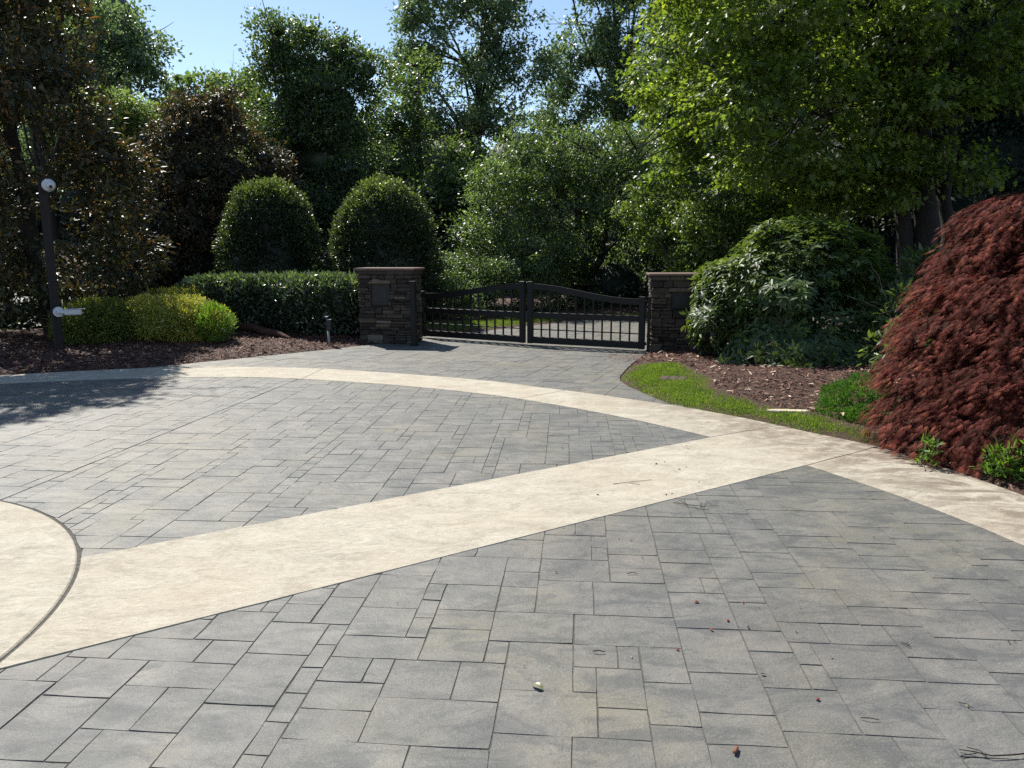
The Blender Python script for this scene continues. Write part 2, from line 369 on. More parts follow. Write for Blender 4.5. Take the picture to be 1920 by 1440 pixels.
def stone_geo(q, r, z=0.0):
    q = [np.array(p) for p in q]; cen = sum(q) / len(q); pts = []
    for i in range(len(q)):
        a, b = q[i], q[(i + 1) % len(q)]; L = np.linalg.norm(b - a); k = 3 if L > .3 else 2 if L > .12 else 1
        pts.append(a + (cen - a) / (np.linalg.norm(cen - a) + 1e-6) * r.uniform(0, .005))
        for s in range(1, k): pts.append(a + (b - a) * (s / k + r.uniform(-.1, .1)) + np.array([r.gauss(0, .0017), r.gauss(0, .0017)]))
    n = len(pts); ins = []
    for i in range(n):
        a, b, c = pts[i - 1], pts[i], pts[(i + 1) % n]; d1 = (b - a) / (np.linalg.norm(b - a) + 1e-9); d2 = (c - b) / (np.linalg.norm(c - b) + 1e-9)
        nn = np.array([-d1[1] - d2[1], d1[0] + d2[0]]); ln = np.linalg.norm(nn)
        nn = nn / ln if ln > 1e-6 else (cen - b) / (np.linalg.norm(cen - b) + 1e-9)
        if nn @ (cen - b) < 0: nn = -nn
        ins.append(b + nn * r.uniform(.0006, .0032))
    tx, ty = r.gauss(0, .0022), r.gauss(0, .0022); dz = r.uniform(-.0012, .0012)
    vs = [(p[0], p[1], z - .006) for p in pts] + [(p[0], p[1], z + dz + (p[0] - cen[0]) * tx + (p[1] - cen[1]) * ty) for p in ins]
    fs = [(i, (i + 1) % n, n + (i + 1) % n, n + i) for i in range(n)] + [tuple(range(n, 2 * n))]
    return vs, fs
def signed(q): 
    p = np.array(q); return np.dot(p[:, 0], np.roll(p[:, 1], -1)) - np.dot(p[:, 1], np.roll(p[:, 0], -1))
def pave(name, label, stones, seed, cap=300):
    root = empty(name); tag(root, kind='structure')
    root['label'] = label
    r = random.Random(seed)
    st = []
    for q in stones:
        if signed(q) < 0: q = q[::-1]
        c = sum(q) / len(q); vis = c[1] > 1.2 and abs(c[0]) < c[1] * .72 + .3
        d = math.hypot(c[0], c[1]); st.append(((0 if vis else 1), -area(q) / d ** 3 if vis else d, q))
    st.sort(key=lambda s: (s[0], s[1]))
    rest = MB()
    for i, (_, _, q) in enumerate(st):
        vs, fs = stone_geo(q, r); t = min(1, max(0, r.gauss(.5, .22)))
        if i < cap:
            b = MB(); b.add(vs, fs, t); b.build('paving_stone', M_PAV, root, tints=True)
        else: rest.add(vs, fs, t)
    if rest.v: tag(rest.build('paving_stones', M_PAV, root, tints=True), kind='stuff')
    return root
U1 = math.radians(-5)
def rad_n(c): v = c - CC; r = np.hypot(*v); return v / r, r, math.degrees(math.atan2(v[1], v[0]))
def in_ring(c, gap=.006):
    n, r, a = rad_n(c); ri = float(r_in(a)) - gap
    return None if r > ri + .5 else (-n, -(float(n @ CC) + ri))
def out_disc(c, gap=.0):
    n, r, a = rad_n(c); ro = DISC + .018 + gap
    return None if r < ro - .4 else (n, float(n @ CC) + ro)
def mk_tests(lines, disc=True):
    def t(c):
        out = []
        a = in_ring(c)
        if a is None: return None
        out.append(a)
        if disc:
            b = out_disc(c)
            if b is None: return None
            out.append(b)
        for n_, c_ in lines:
            if c @ n_ < c_ - .5: return None
            out.append((n_, c_))
        return out
    return t
near = ashlar((-6, -5, 4, 7), U1, .094, 3, mk_tests([half(SL, -1, .006)]))
mid = ashlar((-4.2, 3.5, 3.2, 11), math.radians(-4), .098, 11, mk_tests([half(SU, 1, .006), half(JT, -1, .005)]))
left = ashlar((-12.2, 3.2, -2.4, 11), math.radians(-7), .103, 21, mk_tests([half(SU, 1, .006), half(JT, 1, .005)]))
def t_apron(c):
    n, r, a = rad_n(c); ro = float(r_out(a)) + .006
    if r < ro - .5 or c[1] > 22: return None
    d = float(sdf_poly(np.array([c]), AP)[0])
    if d > .25: return None
    out = [(n, float(n @ CC) + ro)]
    # cut by the nearest outline edges
    for i in range(0, 21):
        p, q = AP[i], AP[i + 1]
        e = q - p; s = np.clip(((c - p) @ e) / (e @ e), 0, 1)
        if np.linalg.norm(c - (p + e * s)) < .45:
            nn = np.array([e[1], -e[0]]) / np.linalg.norm(e)
            if 0.0 < s < 1.0: out.append((nn, float(nn @ p)))
    return out
apr = ashlar((-7.3, 8.5, 11, 21), math.radians(-21), .125, 31, t_apron)
pave('near_paving', 'grey stamped stone paving in front of the straight cream band', near, 5)
pave('middle_paving', 'grey stamped stone paving between the cream band and the curved cream ring', mid, 6)
pave('left_paving', 'grey stamped stone paving left of the straight control joint', left, 7, 200)
pave('gate_apron', 'grey stamped stone paving running from the cream ring through the gate', apr, 8)
# joint bed below the stones
bed = MB()
N = 128; ring = [pol(float(r_out(a)) - .012, a) for a in np.linspace(0, 360, N, endpoint=False)]
bed.add([(x, y, -.0035) for x, y in ring], [tuple(range(N))])
tag(bed.build('joint_bed', M_JOINT), kind='structure')
bed = MB(); a2 = []
sh = AP[:21]
pts2 = [tuple(p) for p in sh] + [(2.3, 7.8), (1.5, 7.0), (-6, 9.5)]
bed.add([(x, y, -.0055) for x, y in pts2], [tuple(range(len(pts2)))[::-1]])
tag(bed.build('apron_joint_bed', M_JOINT), kind='structure')

def slab(poly, z, parent, name='concrete_slab', bev=.006, mat=None, depth=.06):
    q = [np.array(p, float) for p in poly]
    if signed(q) < 0: q = q[::-1]
    n = len(q); ins = []
    for i in range(n):
        a, b, c = q[i - 1], q[i], q[(i + 1) % n]; d1 = (b - a) / (np.linalg.norm(b - a) + 1e-9); d2 = (c - b) / (np.linalg.norm(c - b) + 1e-9)
        nn = np.array([-d1[1] - d2[1], d1[0] + d2[0]]); nn /= np.linalg.norm(nn) + 1e-9; ins.append(b + nn * bev)
    vs = [(p[0], p[1], z - depth) for p in q] + [(p[0], p[1], z - bev * .8) for p in q] + [(p[0], p[1], z) for p in ins]
    fs = [(i, (i + 1) % n, n + (i + 1) % n, n + i) for i in range(n)] + [(n + i, n + (i + 1) % n, 2 * n + (i + 1) % n, 2 * n + i) for i in range(n)] + [tuple(range(2 * n, 3 * n))]
    b = MB(); b.add(vs, fs); return b.build(name, mat or M_CREAM, parent)
rg = empty('concrete_ring'); tag(rg, kind='structure'); rg['label'] = 'curved cream concrete band around the turning circle'
J = [(31.7, 31.6), (51.8, 51.0), (77.3, 78.3), (100.2, 100.4), (125, 125), (150, 150), (175, 175), (200, 200), (225, 225), (250, 250), (275, 275), (300, 300), (325, 325), (350, 350), (359.9 + 7, 359.9 + 7), (360 + 23.3, 360 + 24.7), (360 + 31.7, 360 + 31.6)]
for (i0, o0), (i1, o1) in zip(J[:-1], J[1:]):
    g = .025
    k = max(3, int((i1 - i0) / 2))
    P = [pol(float(r_in(a)) + .001, a) for a in np.linspace(i0 + g, i1 - g, k)] + [pol(float(r_out(a)), a) for a in np.linspace(o1 - g, o0 + g, k)]
    slab(P, .004, rg, bev=.004)
# straight band from the disc to the ring
sb = empty('concrete_band'); tag(sb, kind='structure'); sb['label'] = 'straight cream concrete band crossing the paving to the ring'
aU = math.degrees(math.atan2(*(SU[0] - CC)[::-1])); aL = math.degrees(math.atan2(*(SL[0] - CC)[::-1]))
def inter(line, R, near_pt):
    p, q = line; d = (q - p) / np.linalg.norm(q - p); w = p - CC; b = w @ d; c = w @ w - R * R; s = math.sqrt(b * b - c)
    c1 = [p + d * (-b + s), p + d * (-b - s)]; return min(c1, key=lambda t: np.linalg.norm(t - near_pt))
u0 = inter(SU, DISC + .02, SU[0]); l0 = inter(SL, DISC + .02, SL[0])
arc = [pol(DISC + .02, a) for a in np.linspace(math.degrees(math.atan2(*(l0 - CC)[::-1])), math.degrees(math.atan2(*(u0 - CC)[::-1])), 14)]
arc2 = [pol(float(r_in(a)) - .003, a) for a in np.linspace(31.65, 23.35, 8)]
slab(arc + arc2, .004, sb, bev=.004)
dc = empty('concrete_disc'); tag(dc, kind='structure'); dc['label'] = 'round cream concrete centre of the turning circle'
slab([pol(DISC, a) for a in np.linspace(0, 360, 120, endpoint=False)], .006, dc, bev=.008)

# ---------------------------------------------------------------- mulch chips, grass
rs = np.random.RandomState(5)
def frame_from(ax, nrm):
    ax = ax / (np.linalg.norm(ax, axis=1, keepdims=True) + 1e-9); nrm = nrm - (nrm * ax).sum(1, keepdims=True) * ax
    nrm = nrm / (np.linalg.norm(nrm, axis=1, keepdims=True) + 1e-9); return ax, nrm, np.cross(ax, nrm)
def stamp(T, Fc, pos, ax, nrm, L, W, tint):
    ax, nrm, side = frame_from(ax, nrm); n = len(pos); k = len(T)
    L = np.broadcast_to(L, n)[:, None, None]; W = np.broadcast_to(W, n)[:, None, None]
    V = pos[:, None] + side[:, None] * (T[None, :, 0:1] * W) + ax[:, None] * (T[None, :, 1:2] * L) + nrm[:, None] * (T[None, :, 2:3] * W)
    F = (np.arange(n)[:, None, None] * k + Fc[None]).reshape(-1, Fc.shape[1])
    return V.reshape(-1, 3), F, np.repeat(tint, k)
QUAD = (np.array([[-.5, -.5, 0], [.5, -.5, .1], [.5, .5, 0], [-.5, .5, .15]], float), np.array([[0, 1, 2, 3]]))
KITE = (np.array([[0, 0, 0], [-.5, .45, .12], [0, 1, 0], [.5, .45, .12]], float), np.array([[0, 2, 1], [0, 3, 2]]))
BROAD = (np.array([[0, 0, 0], [-.42, .3, .12], [-.40, .68, .10], [0, 1, -.12], [.40, .68, .10], [.42, .3, .12], [0, .5, 0]], float),
         np.array([[0, 6, 1], [1, 6, 2], [2, 6, 3], [3, 6, 4], [4, 6, 5], [5, 6, 0]]))
STAR = (np.array([[0, 0, 0], [-.52, .22, .08], [-.22, .45, 0], [-.40, .80, .05], [-.12, .72, 0], [0, 1.05, -.05], [.12, .72, 0], [.40, .80, .05], [.22, .45, 0], [.52, .22, .08]], float),
        np.array([[0, 2, 1], [0, 4, 2], [2, 4, 3], [0, 6, 4], [4, 6, 5], [0, 8, 6], [6, 8, 7], [0, 9, 8]]))
fa = [-30, -18, -8, 0, 8, 18, 30]; LV = []; LF = []
for i, a in enumerate(fa):
    a = math.radians(a); ln = (1 - abs(i - 3) * .12); w = .024; c, s = math.cos(a), math.sin(a); b = len(LV)
    LV += [[s * .05 - c * w, c * .05 + s * w, 0], [s * .05 + c * w, c * .05 - s * w, 0], [s * ln, c * ln, -.12]]; LF.append([b, b + 1, b + 2])
LACE = (np.array(LV, float), np.array(LF))
BLADE = (np.array([[-.5, 0, 0], [.5, 0, 0], [.3, .6, .8], [0, 1, 2.5]], float), np.array([[0, 1, 2], [0, 2, 3]]))

def scatter_poly(poly, n):
    poly = np.array(poly); lo, hi = poly.min(0), poly.max(0); out = np.zeros((0, 2))
    while len(out) < n:
        P = rs.uniform(lo, hi, (n * 2, 2)); out = np.vstack([out, P[sdf_poly(P, poly) < 0]])
    return out[:n]
grass_px = [(1166, 712), (1162, 700), (1180, 690), (1215, 684), (1275, 690), (1300, 705), (1338, 722), (1330, 738), (1370, 752), (1410, 762), (1470, 776), (1530, 786), (1580, 800), (1640, 818), (1672, 842), (1525, 813), (1383, 783), (1300, 768), (1250, 760), (1190, 734)]
GP = np.array([gp(x, y)[:2] for x, y in grass_px])
bed_r = np.array([(2.37, 13.4), (1.7, 11.2), (1.45, 10.0), (1.8, 8.3), (2.7, 7.2), (3.3, 6.4), (3.7, 5.0), (4, 3.0), (7, 3), (9, 8), (8, 13), (4, 14.2)])
bed_l = np.array([(-2.2, 14.6), (-2.6, 14.1), (-3.4, 13.3), (-4.4, 12.3), (-5.2, 11.6), (-6.2, 11.1), (-8.5, 10.3), (-12, 9), (-12, 14), (-8, 16), (-3, 16)])
def chips(poly, n, s):
    P = scatter_poly(poly, n); d = pav_d(P); P = P[d > .015]; d = d[d > .015]
    if poly is bed_r: k = sdf_poly(P, GP) > .04; P = P[k]; d = d[k]
    pos = np.c_[P, gz(P) + rs.uniform(.0, .022, len(P))]; a = rs.uniform(0, 6.283, len(P))
    ax = np.c_[np.cos(a), np.sin(a), rs.normal(0, .25, len(P))]; nr = np.c_[rs.normal(0, .45, (len(P), 2)), np.ones(len(P))]
    return stamp(*QUAD, pos, ax, nr, rs.uniform(.018, .07, len(P)) * s, rs.uniform(.005, .016, len(P)) * s, np.clip(rs.beta(2, 3, len(P)) + (rs.rand(len(P)) < .012) * .6, 0, 1))
for nm, poly, n, s in (('right', bed_r, 42000, 1.0), ('left', bed_l, 30000, 1.2)):
    V, F, T = chips(poly, n, s)
    o = link('mulch', mesh_np('mulch', V, F, T), M_CHIP)
    tag(o, 'red brown bark mulch under the rhododendron and maple' if nm == 'right' else 'red brown bark mulch under the clipped hedge and magnolia', 'mulch', kind='stuff')
# a thin spill of mulch over the paving next to the right pillar
P = np.array([2.0, 12.4]) + rs.normal(0, 1, (700, 2)) * (.28, .45); d = pav_d(P); P = P[(d < .02) & (P[:, 1] < 13.1)]
a = rs.uniform(0, 6.283, len(P))
V, F, T = stamp(*QUAD, np.c_[P, np.full(len(P), .004)], np.c_[np.cos(a), np.sin(a), np.zeros(len(P))], np.c_[rs.normal(0, .1, (len(P), 2)), np.ones(len(P))], rs.uniform(.015, .05, len(P)), .008, rs.beta(2, 3, len(P)))
tag(link('bark_crumbs', mesh_np('bark_crumbs', V, F, T), M_CHIP), 'scattered bark crumbs on the paving beside the right pillar', 'mulch', kind='stuff')

def grass(poly, n, h, name, label, sdfpad=True):
    P = scatter_poly(poly, n)
    e = sdf_poly(P, np.array(poly)); thin = np.clip(-e / .3, 0.10, 1) * np.clip(.75 + .6 * nz(P, 4, 2), .25, 1); P = P[(rs.rand(n) < thin)]
    n = len(P); a = rs.uniform(0, 6.283, n); dens = np.clip(.8 + .5 * nz(P, 3, 5), .4, 1.3)
    ax = np.c_[np.cos(a) * .75, np.sin(a) * .75, np.ones(n)] + rs.normal(0, .25, (n, 3)) * (1, 1, 0)
    nr = np.c_[-np.cos(a), -np.sin(a), np.ones(n) * .6]
    pos = np.c_[P, gz(P) - .004]
    V, F, T = stamp(*BLADE, pos, ax, nr, rs.uniform(.45, 1.2, n) * h * dens, .0065, np.clip(rs.normal(.45, .2, n) + .15 * nz(P, 5, 3), 0, 1))
    tag(link(name, mesh_np(name, V, F, T), M_GRASS), label, 'grass', kind='stuff')
grass(GP, 60000, .036, 'grass', 'strip of bright green grass along the cream ring by the right bed')
gb = [(-2.6, 17.2), (-1.2, 16.3), (-.5, 16.9), (1.5, 19.2), (4.5, 20.3), (4.4, 20.9), (1, 20.0), (-1.2, 18.0)]
grass(gb, 26000, .07, 'grass', 'green grass verge along the far driveway behind the gate')

# dropped leaves in the right bed
P = scatter_poly(bed_r, 1500); dd = pav_d(P); P = P[(dd > .12) & (sdf_poly(P, GP) > .0) & (np.hypot(P[:, 0] - 3.6, (P[:, 1] - 10.6) * .7) < 2.2)][:420]; n_ = len(P); a = rs.uniform(0, 6.283, n_)
V, F, T = stamp(*BROAD, np.c_[P, gz(P) + .012], np.c_[np.cos(a), np.sin(a), rs.normal(.1, .2, n_)], np.c_[rs.normal(0, .4, (n_, 2)), np.ones(n_)], rs.uniform(.06, .13, n_), rs.uniform(.022, .042, n_), np.clip(rs.normal(.88, .12, n_), 0, 1))
tag(link('leaf_litter', mesh_np('leaf_litter', V, F, T), M_CHIP), 'dry fallen leaves scattered over the mulch below the rhododendron', 'leaf litter', kind='stuff')

# ---------------------------------------------------------------- foliage
def sph(n): v = rs.normal(0, 1, (n, 3)); return v / np.linalg.norm(v, axis=1, keepdims=True)
def sn(P, k, s):
    x, y, z = (P * k).T
    return (np.sin(x * 1.7 + s) + np.sin(y * 1.9 + 2 * s) + np.sin(z * 2.1 + 3 * s) + np.sin(x * 3.1 - z * 2.3 + s) + np.sin(y * 3.7 + z * 2.9 - s)) / 5
def lob(px, py, rpx, rpy, Y, rd=None):
    c = pt(px, py, Y); rxm = rpx / F_PX * Y; rzm = rpy / F_PX * Y
    return (np.array(c), np.array([rxm, rd if rd else rxm, rzm]))
def lumpy(lobes, k, seed):
    """boughs: smaller masses standing out of each big one, so that the outline is uneven"""
    r = np.random.RandomState(seed); out = [(c, R * .88) for c, R in lobes]
    for c, R in lobes:
        for q in range(k):
            d = r.normal(0, 1, 3); d /= np.linalg.norm(d); d[1] = -abs(d[1]) if r.rand() < .6 else d[1]
            f = r.uniform(.26, .46); out.append((c + d * R * r.uniform(.72, 1.02), R * f * np.array([1.15, 1.1, .8])))
    return out
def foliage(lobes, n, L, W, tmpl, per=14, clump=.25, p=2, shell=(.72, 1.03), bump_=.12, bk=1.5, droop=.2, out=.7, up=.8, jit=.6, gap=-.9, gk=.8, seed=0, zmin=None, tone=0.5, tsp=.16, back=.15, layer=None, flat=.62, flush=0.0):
    """leaves in clumps over the outside of a set of ellipsoids"""
    if zmin is None: zmin = -9
    C = np.array([l[0] for l in lobes]); Rr = np.array([l[1] for l in lobes]); nc = max(1, n // per)
    w = (Rr[:, 0] * Rr[:, 2] + Rr[:, 1] * Rr[:, 2] + Rr[:, 0] * Rr[:, 1]); w = w / w.sum()
    got = []; gn = []; tot = 0
    for _ in range(12):
        k = rs.choice(len(C), nc * 2, p=w); d = sph(nc * 2)
        if p != 2: d = d / (np.abs(d) ** p).sum(1, keepdims=True) ** (1 / p)
        keep = d[:, 1] * Rr[k, 1] < Rr[k, 1] * (.55 if back > 0 else 2); keep |= rs.rand(len(k)) < back      # fewer leaves on the side turned away
        k = k[keep]; d = d[keep]
        rad = shell[0] + (shell[1] - shell[0]) * rs.rand(len(k)) ** .6
        rad = rad * (1 + bump_ * sn(d * 2 + C[k], bk, seed + 1.0))
        c = C[k] + d * Rr[k] * rad[:, None]
        nrm = d / Rr[k]; nrm /= np.linalg.norm(nrm, axis=1, keepdims=True)
        q = ((c[:, None] - C[None]) / Rr[None]); q = (np.abs(q) ** p).sum(2) ** (1 / p); q[np.arange(len(k)), k] = 9
        ok = (q.min(1) > .62) & (c[:, 2] > zmin) & (sn(c, gk, seed + 4.0) > gap)
        if layer: ok &= (np.sin(c[:, 2] * layer[0] + np.hypot(c[:, 0], c[:, 1]) * layer[1] + sn(c, .9, 3) * 2.5) > layer[2])
        got.append(c[ok]); gn.append(nrm[ok]); tot += ok.sum()
        if tot > nc: break
    c = np.vstack(got)[:nc]; nrm = np.vstack(gn)[:nc]; m_ = len(c) * per
    ct = rs.normal(0, tsp * .7, len(c)) + .12 * sn(c, 1.1, seed + 9)
    cc = np.repeat(c, per, 0); nn = np.repeat(nrm, per, 0)
    cs = np.repeat(rs.uniform(.6, 1.35, len(c)), per)[:, None]; g_ = np.clip(rs.normal(0, 1, (m_, 3)), -2.1, 2.1) * np.array([1, 1, flat])
    pos = cc + g_ * cs * clump * .55; pos[:, 2] -= .35 * np.hypot(g_[:, 0], g_[:, 1]) * clump * .4
    pos[:, 2] = np.maximum(pos[:, 2], max(zmin, -9))
    ax = nn * out + rs.normal(0, jit, (m_, 3)) + np.array([0, 0, -droop])
    nr = nn * .5 + rs.normal(0, jit * .8, (m_, 3)) + np.array([0, 0, up])
    tint = np.clip(tone + np.repeat(ct, per) + rs.normal(0, tsp, m_) + flush * np.clip(nn[:, 2] - .15, 0, 1) * rs.uniform(.4, 1, m_), 0, 1)  # up-facing leaves tinted lighter: sunlit rim put into the colour, along with fresh growth
    sc_ = rs.uniform(.65, 1.2, m_)
    return pos, ax, nr, L * sc_, W * sc_, tint, tmpl
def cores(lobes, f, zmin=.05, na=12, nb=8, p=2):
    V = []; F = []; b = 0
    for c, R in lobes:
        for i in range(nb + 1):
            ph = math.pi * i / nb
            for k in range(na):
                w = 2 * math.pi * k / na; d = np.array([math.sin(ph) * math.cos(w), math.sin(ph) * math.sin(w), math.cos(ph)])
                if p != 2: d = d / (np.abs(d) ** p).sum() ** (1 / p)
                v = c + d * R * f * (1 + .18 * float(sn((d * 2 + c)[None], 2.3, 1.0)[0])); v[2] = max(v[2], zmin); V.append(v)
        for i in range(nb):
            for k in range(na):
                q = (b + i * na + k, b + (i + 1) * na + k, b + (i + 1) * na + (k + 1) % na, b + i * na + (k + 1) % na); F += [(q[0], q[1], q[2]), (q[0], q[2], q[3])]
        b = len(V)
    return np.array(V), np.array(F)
def crown(root, fol, mat, name='crown', kind=None, core=None):
    pos, ax, nr, L, W, t, tm = fol
    V, F, T = stamp(*tm, pos, ax, nr, L, W, t)
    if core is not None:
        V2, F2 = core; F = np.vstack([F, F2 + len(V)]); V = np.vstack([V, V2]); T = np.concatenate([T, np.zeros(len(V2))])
    o = link(name, mesh_np(name, V, F, T), mat, root); o.matrix_parent_inverse = root.matrix_world.inverted() if root else Matrix()
    if kind: o['kind'] = kind
    return o
def leaf_parts(root, fol, mat, n=300, score=None, core=None):
    """the leaves that show largest become objects of their own; the rest stays one mesh"""
    pos, ax, nr, L, W, t, tm = fol
    d = np.linalg.norm(pos - np.array([0, 0, CAM_H]), axis=1); s = d - L * 6 if score is None else score(pos, d)
    o_ = np.argsort(s); pick = o_[:n]; rest = o_[n:]
    A, Nn, S = frame_from(ax[pick], nr[pick]); proto = []
    for q in range(6):
        me = mesh_np('leaf', tm[0], tm[1], np.full(len(tm[0]), (q + .5) / 6)); me.materials.append(mat); proto.append(me)
    for j, i in enumerate(pick):
        o = bpy.data.objects.new('leaf', proto[min(5, int(t[i] * 6))]); col.objects.link(o); o.parent = root
        M = Matrix((Vector(S[j]) * W[i], Vector(A[j]) * L[i], Vector(Nn[j]) * W[i])).transposed().to_4x4(); M.translation = Vector(pos[i]); o.matrix_local = root.matrix_world.inverted() @ M
    crown(root, tuple(v[rest] for v in (pos, ax, nr, L, W, t)) + (tm,), mat, 'leaves', 'stuff', core)
def root_at(name, x, y, label, cat, group=None):
    e = empty(name, (x, y, gz1(x, y))); bpy.context.view_layer.update(); e.matrix_world = Matrix.Translation((x, y, gz1(x, y))); return tag(e, label, cat, group)
def limb(mb, a, b, r0, r1, n=6, wob=.06, sides=7, t=.5):
    a = Vector(a); b = Vector(b); L = (b - a).length; pts = []; rr = []; off = Vector((0, 0, 0))
    for i in range(n + 1):
        s = i / n; off += Vector((rnd.gauss(0, 1), rnd.gauss(0, 1), rnd.gauss(0, .4))) * wob * L / n * (1 if 0 < i < n else 0)
        pts.append(a.lerp(b, s) + off + Vector((0, 0, math.sin(s * math.pi) * .05 * L))); rr.append(r0 + (r1 - r0) * s)
    mb.tube(pts, rr, sides); return pts
def trunk(root, stems, mat, twigs=3, name='trunk'):
    """stems: list of (point list, radius list); each sends out twigs"""
    mb = MB()
    for pts, rr in stems:
        mb.tube(pts, rr, 9)
    o = mb.build(name, mat, root, smooth=True); o.matrix_parent_inverse = root.matrix_world.inverted(); return o
def stem_pts(a, b, n=7, wob=.03, flare=0.0):
    a = Vector(a); b = Vector(b); L = (b - a).length; out = []
    for i in range(n + 1):
        s = i / n; w = wob * L * math.sin(s * math.pi) ; out.append(a.lerp(b, s) + Vector((rnd.gauss(0, w * .5), rnd.gauss(0, w * .5), 0)))
    return out
def branched(root, base, lobes, r0, mat, top=None, mains=5, subs=4, rng=None, fork=.35, name='trunk'):
    base = Vector(base); C = [Vector(l[0]) for l in lobes]; top = Vector(top) if top is not None else max(C, key=lambda c: c.z)
    mb = MB(); main = stem_pts(base - Vector((0, 0, .2)), top, 9, .02)
    rad = [r0 * (1.35 if i == 0 else 1) * (1 - i / 9.5) + .01 for i in range(len(main))]; mb.tube(main, rad, 9)
    for k in range(mains * 3):
        s = rnd.uniform(fork, .92); i = int(s * 9); a = main[i]; l = rnd.choice(lobes); c = Vector(l[0]); R = l[1]
        e = c + Vector((rnd.uniform(-.7, .7) * R[0], rnd.uniform(-.7, .7) * R[1], rnd.uniform(-.5, .7) * R[2]))
        if e.z < a.z + .1: e.z = a.z + rnd.uniform(.1, .6)
        r = rad[i] * rnd.uniform(.35, .55); p = limb(mb, a, e, r, r * .3, 5, .10, 6)
        for q in range(subs):
            b = p[rnd.randint(2, 5)]; d = Vector((rnd.gauss(0, 1), rnd.gauss(0, 1), rnd.gauss(.5, .6))).normalized() * (e - a).length * rnd.uniform(.2, .45)
            limb(mb, b, b + d, r * .3, r * .08, 3, .1, 5)
    o = mb.build(name, mat, root, smooth=True); o.matrix_parent_inverse = root.matrix_world.inverted(); return o

G = lambda a, b, c, d: [(0, a), (.4, b), (.75, c), (1, d)]
L_MAG = leaf_mat('bronze_magnolia_leaf', G((0.029, 0.034, 0.018), (0.052, 0.065, 0.029), (0.098, 0.065, 0.029), (0.195, 0.111, 0.046)), .46, .4, .26, (2.0, 1.7, .8))
L_MAG2 = leaf_mat('brown_magnolia_leaf', G((0.027, 0.032, 0.019), (0.049, 0.057, 0.030), (0.115, 0.078, 0.041), (0.176, 0.108, 0.054)), .5, .35, .2, (1.8, 1.6, .8))
L_HOLLY = leaf_mat('glossy_holly_leaf', G((0.017, 0.028, 0.016), (0.037, 0.057, 0.029), (0.068, 0.100, 0.043), (0.120, 0.166, 0.066)), .38, .5, .34, (2.6, 2.5, .9))
L_LAUREL = leaf_mat('fresh_laurel_leaf', G((0.032, 0.053, 0.016), (0.058, 0.097, 0.028), (0.104, 0.156, 0.042), (0.163, 0.215, 0.065)), .36, .5, .42, (2.3, 2.2, .8))
L_HEDGE = leaf_mat('laurel_hedge_leaf', G((0.029, 0.045, 0.027), (0.049, 0.071, 0.040), (0.095, 0.131, 0.073), (0.195, 0.240, 0.133)), .33, .8, .25, (2.0, 2.2, .8))
L_RHODO = leaf_mat('rhododendron_leaf', G((.030, .050, .022), (.060, .098, .038), (.105, .155, .048), (.19, .27, .05)), .46, .42, .34, (2.3, 2.2, .75))
L_YEL = leaf_mat('yellow_green_shrub_leaf', G((0.077, 0.109, 0.029), (0.181, 0.220, 0.053), (0.354, 0.354, 0.084), (0.557, 0.505, 0.132)), .55, .3, .35, (1.6, 1.6, .6))
L_OAK = leaf_mat('mid_green_oak_leaf', G((0.046, 0.071, 0.035), (0.081, 0.120, 0.057), (0.128, 0.180, 0.083), (0.209, 0.260, 0.124)), .42, .5, .36, (2.2, 2.4, .8))
L_POP = leaf_mat('tulip_poplar_leaf', G((0.053, 0.086, 0.050), (0.091, 0.141, 0.080), (0.144, 0.206, 0.108), (0.237, 0.301, 0.156)), .38, .5, .38, (2.0, 2.05, 1.1))
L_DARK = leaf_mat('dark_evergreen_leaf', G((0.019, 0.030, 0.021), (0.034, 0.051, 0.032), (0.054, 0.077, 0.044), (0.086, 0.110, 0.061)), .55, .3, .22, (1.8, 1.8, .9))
L_MAPLE = leaf_mat('yellow_green_maple_leaf', G((0.041, 0.070, 0.019), (0.082, 0.126, 0.030), (0.147, 0.203, 0.046), (0.223, 0.268, 0.072)), .42, .5, .50, (2.35, 2.35, .85))
L_LIGHT = leaf_mat('light_green_leaf', G((0.071, 0.110, 0.049), (0.118, 0.169, 0.072), (0.170, 0.228, 0.091), (0.229, 0.280, 0.126)), .5, .4, .42, (2.0, 2.1, .8))
L_LACE = leaf_mat('red_laceleaf', G((0.031, 0.013, 0.010), (0.092, 0.028, 0.021), (0.191, 0.055, 0.041), (0.323, 0.117, 0.065)), .7, .06, .32, (2.1, .9, .7))
L_JUN = leaf_mat('bright_juniper', G((0.029, 0.067, 0.016), (0.056, 0.125, 0.027), (0.088, 0.183, 0.037), (0.140, 0.251, 0.062)), .5, .4, .35, (1.6, 1.8, .6))
L_WEED = leaf_mat('weed_leaf', G((.05, .10, .02), (.09, .17, .03), (.14, .24, .04), (.2, .3, .06)), .5, .4, .4, (1.8, 1.9, .6))

def plant(name, label, cat, base, lobes, fol, mat, tr=None, group=None, parts=0, score=None):
    fol = dict(fol); kk = fol.pop('lump', 0)
    if kk: lobes = lumpy(lobes, kk, int(fol.get('seed', 1) * 7) + 3)
    rt = root_at(name, base[0], base[1], label, cat, group); bz = gz1(*base[:2])
    if tr: branched(rt, (base[0], base[1], bz), lobes, **tr)
    fol = dict(fol); k = fol.pop('core', None); co = cores(lobes, k, p=fol.get('p', 2)) if k else None
    f = foliage(lobes, **fol)
    if parts: leaf_parts(rt, f, mat, parts, score, co)
    else: crown(rt, f, mat, core=co)
    return rt

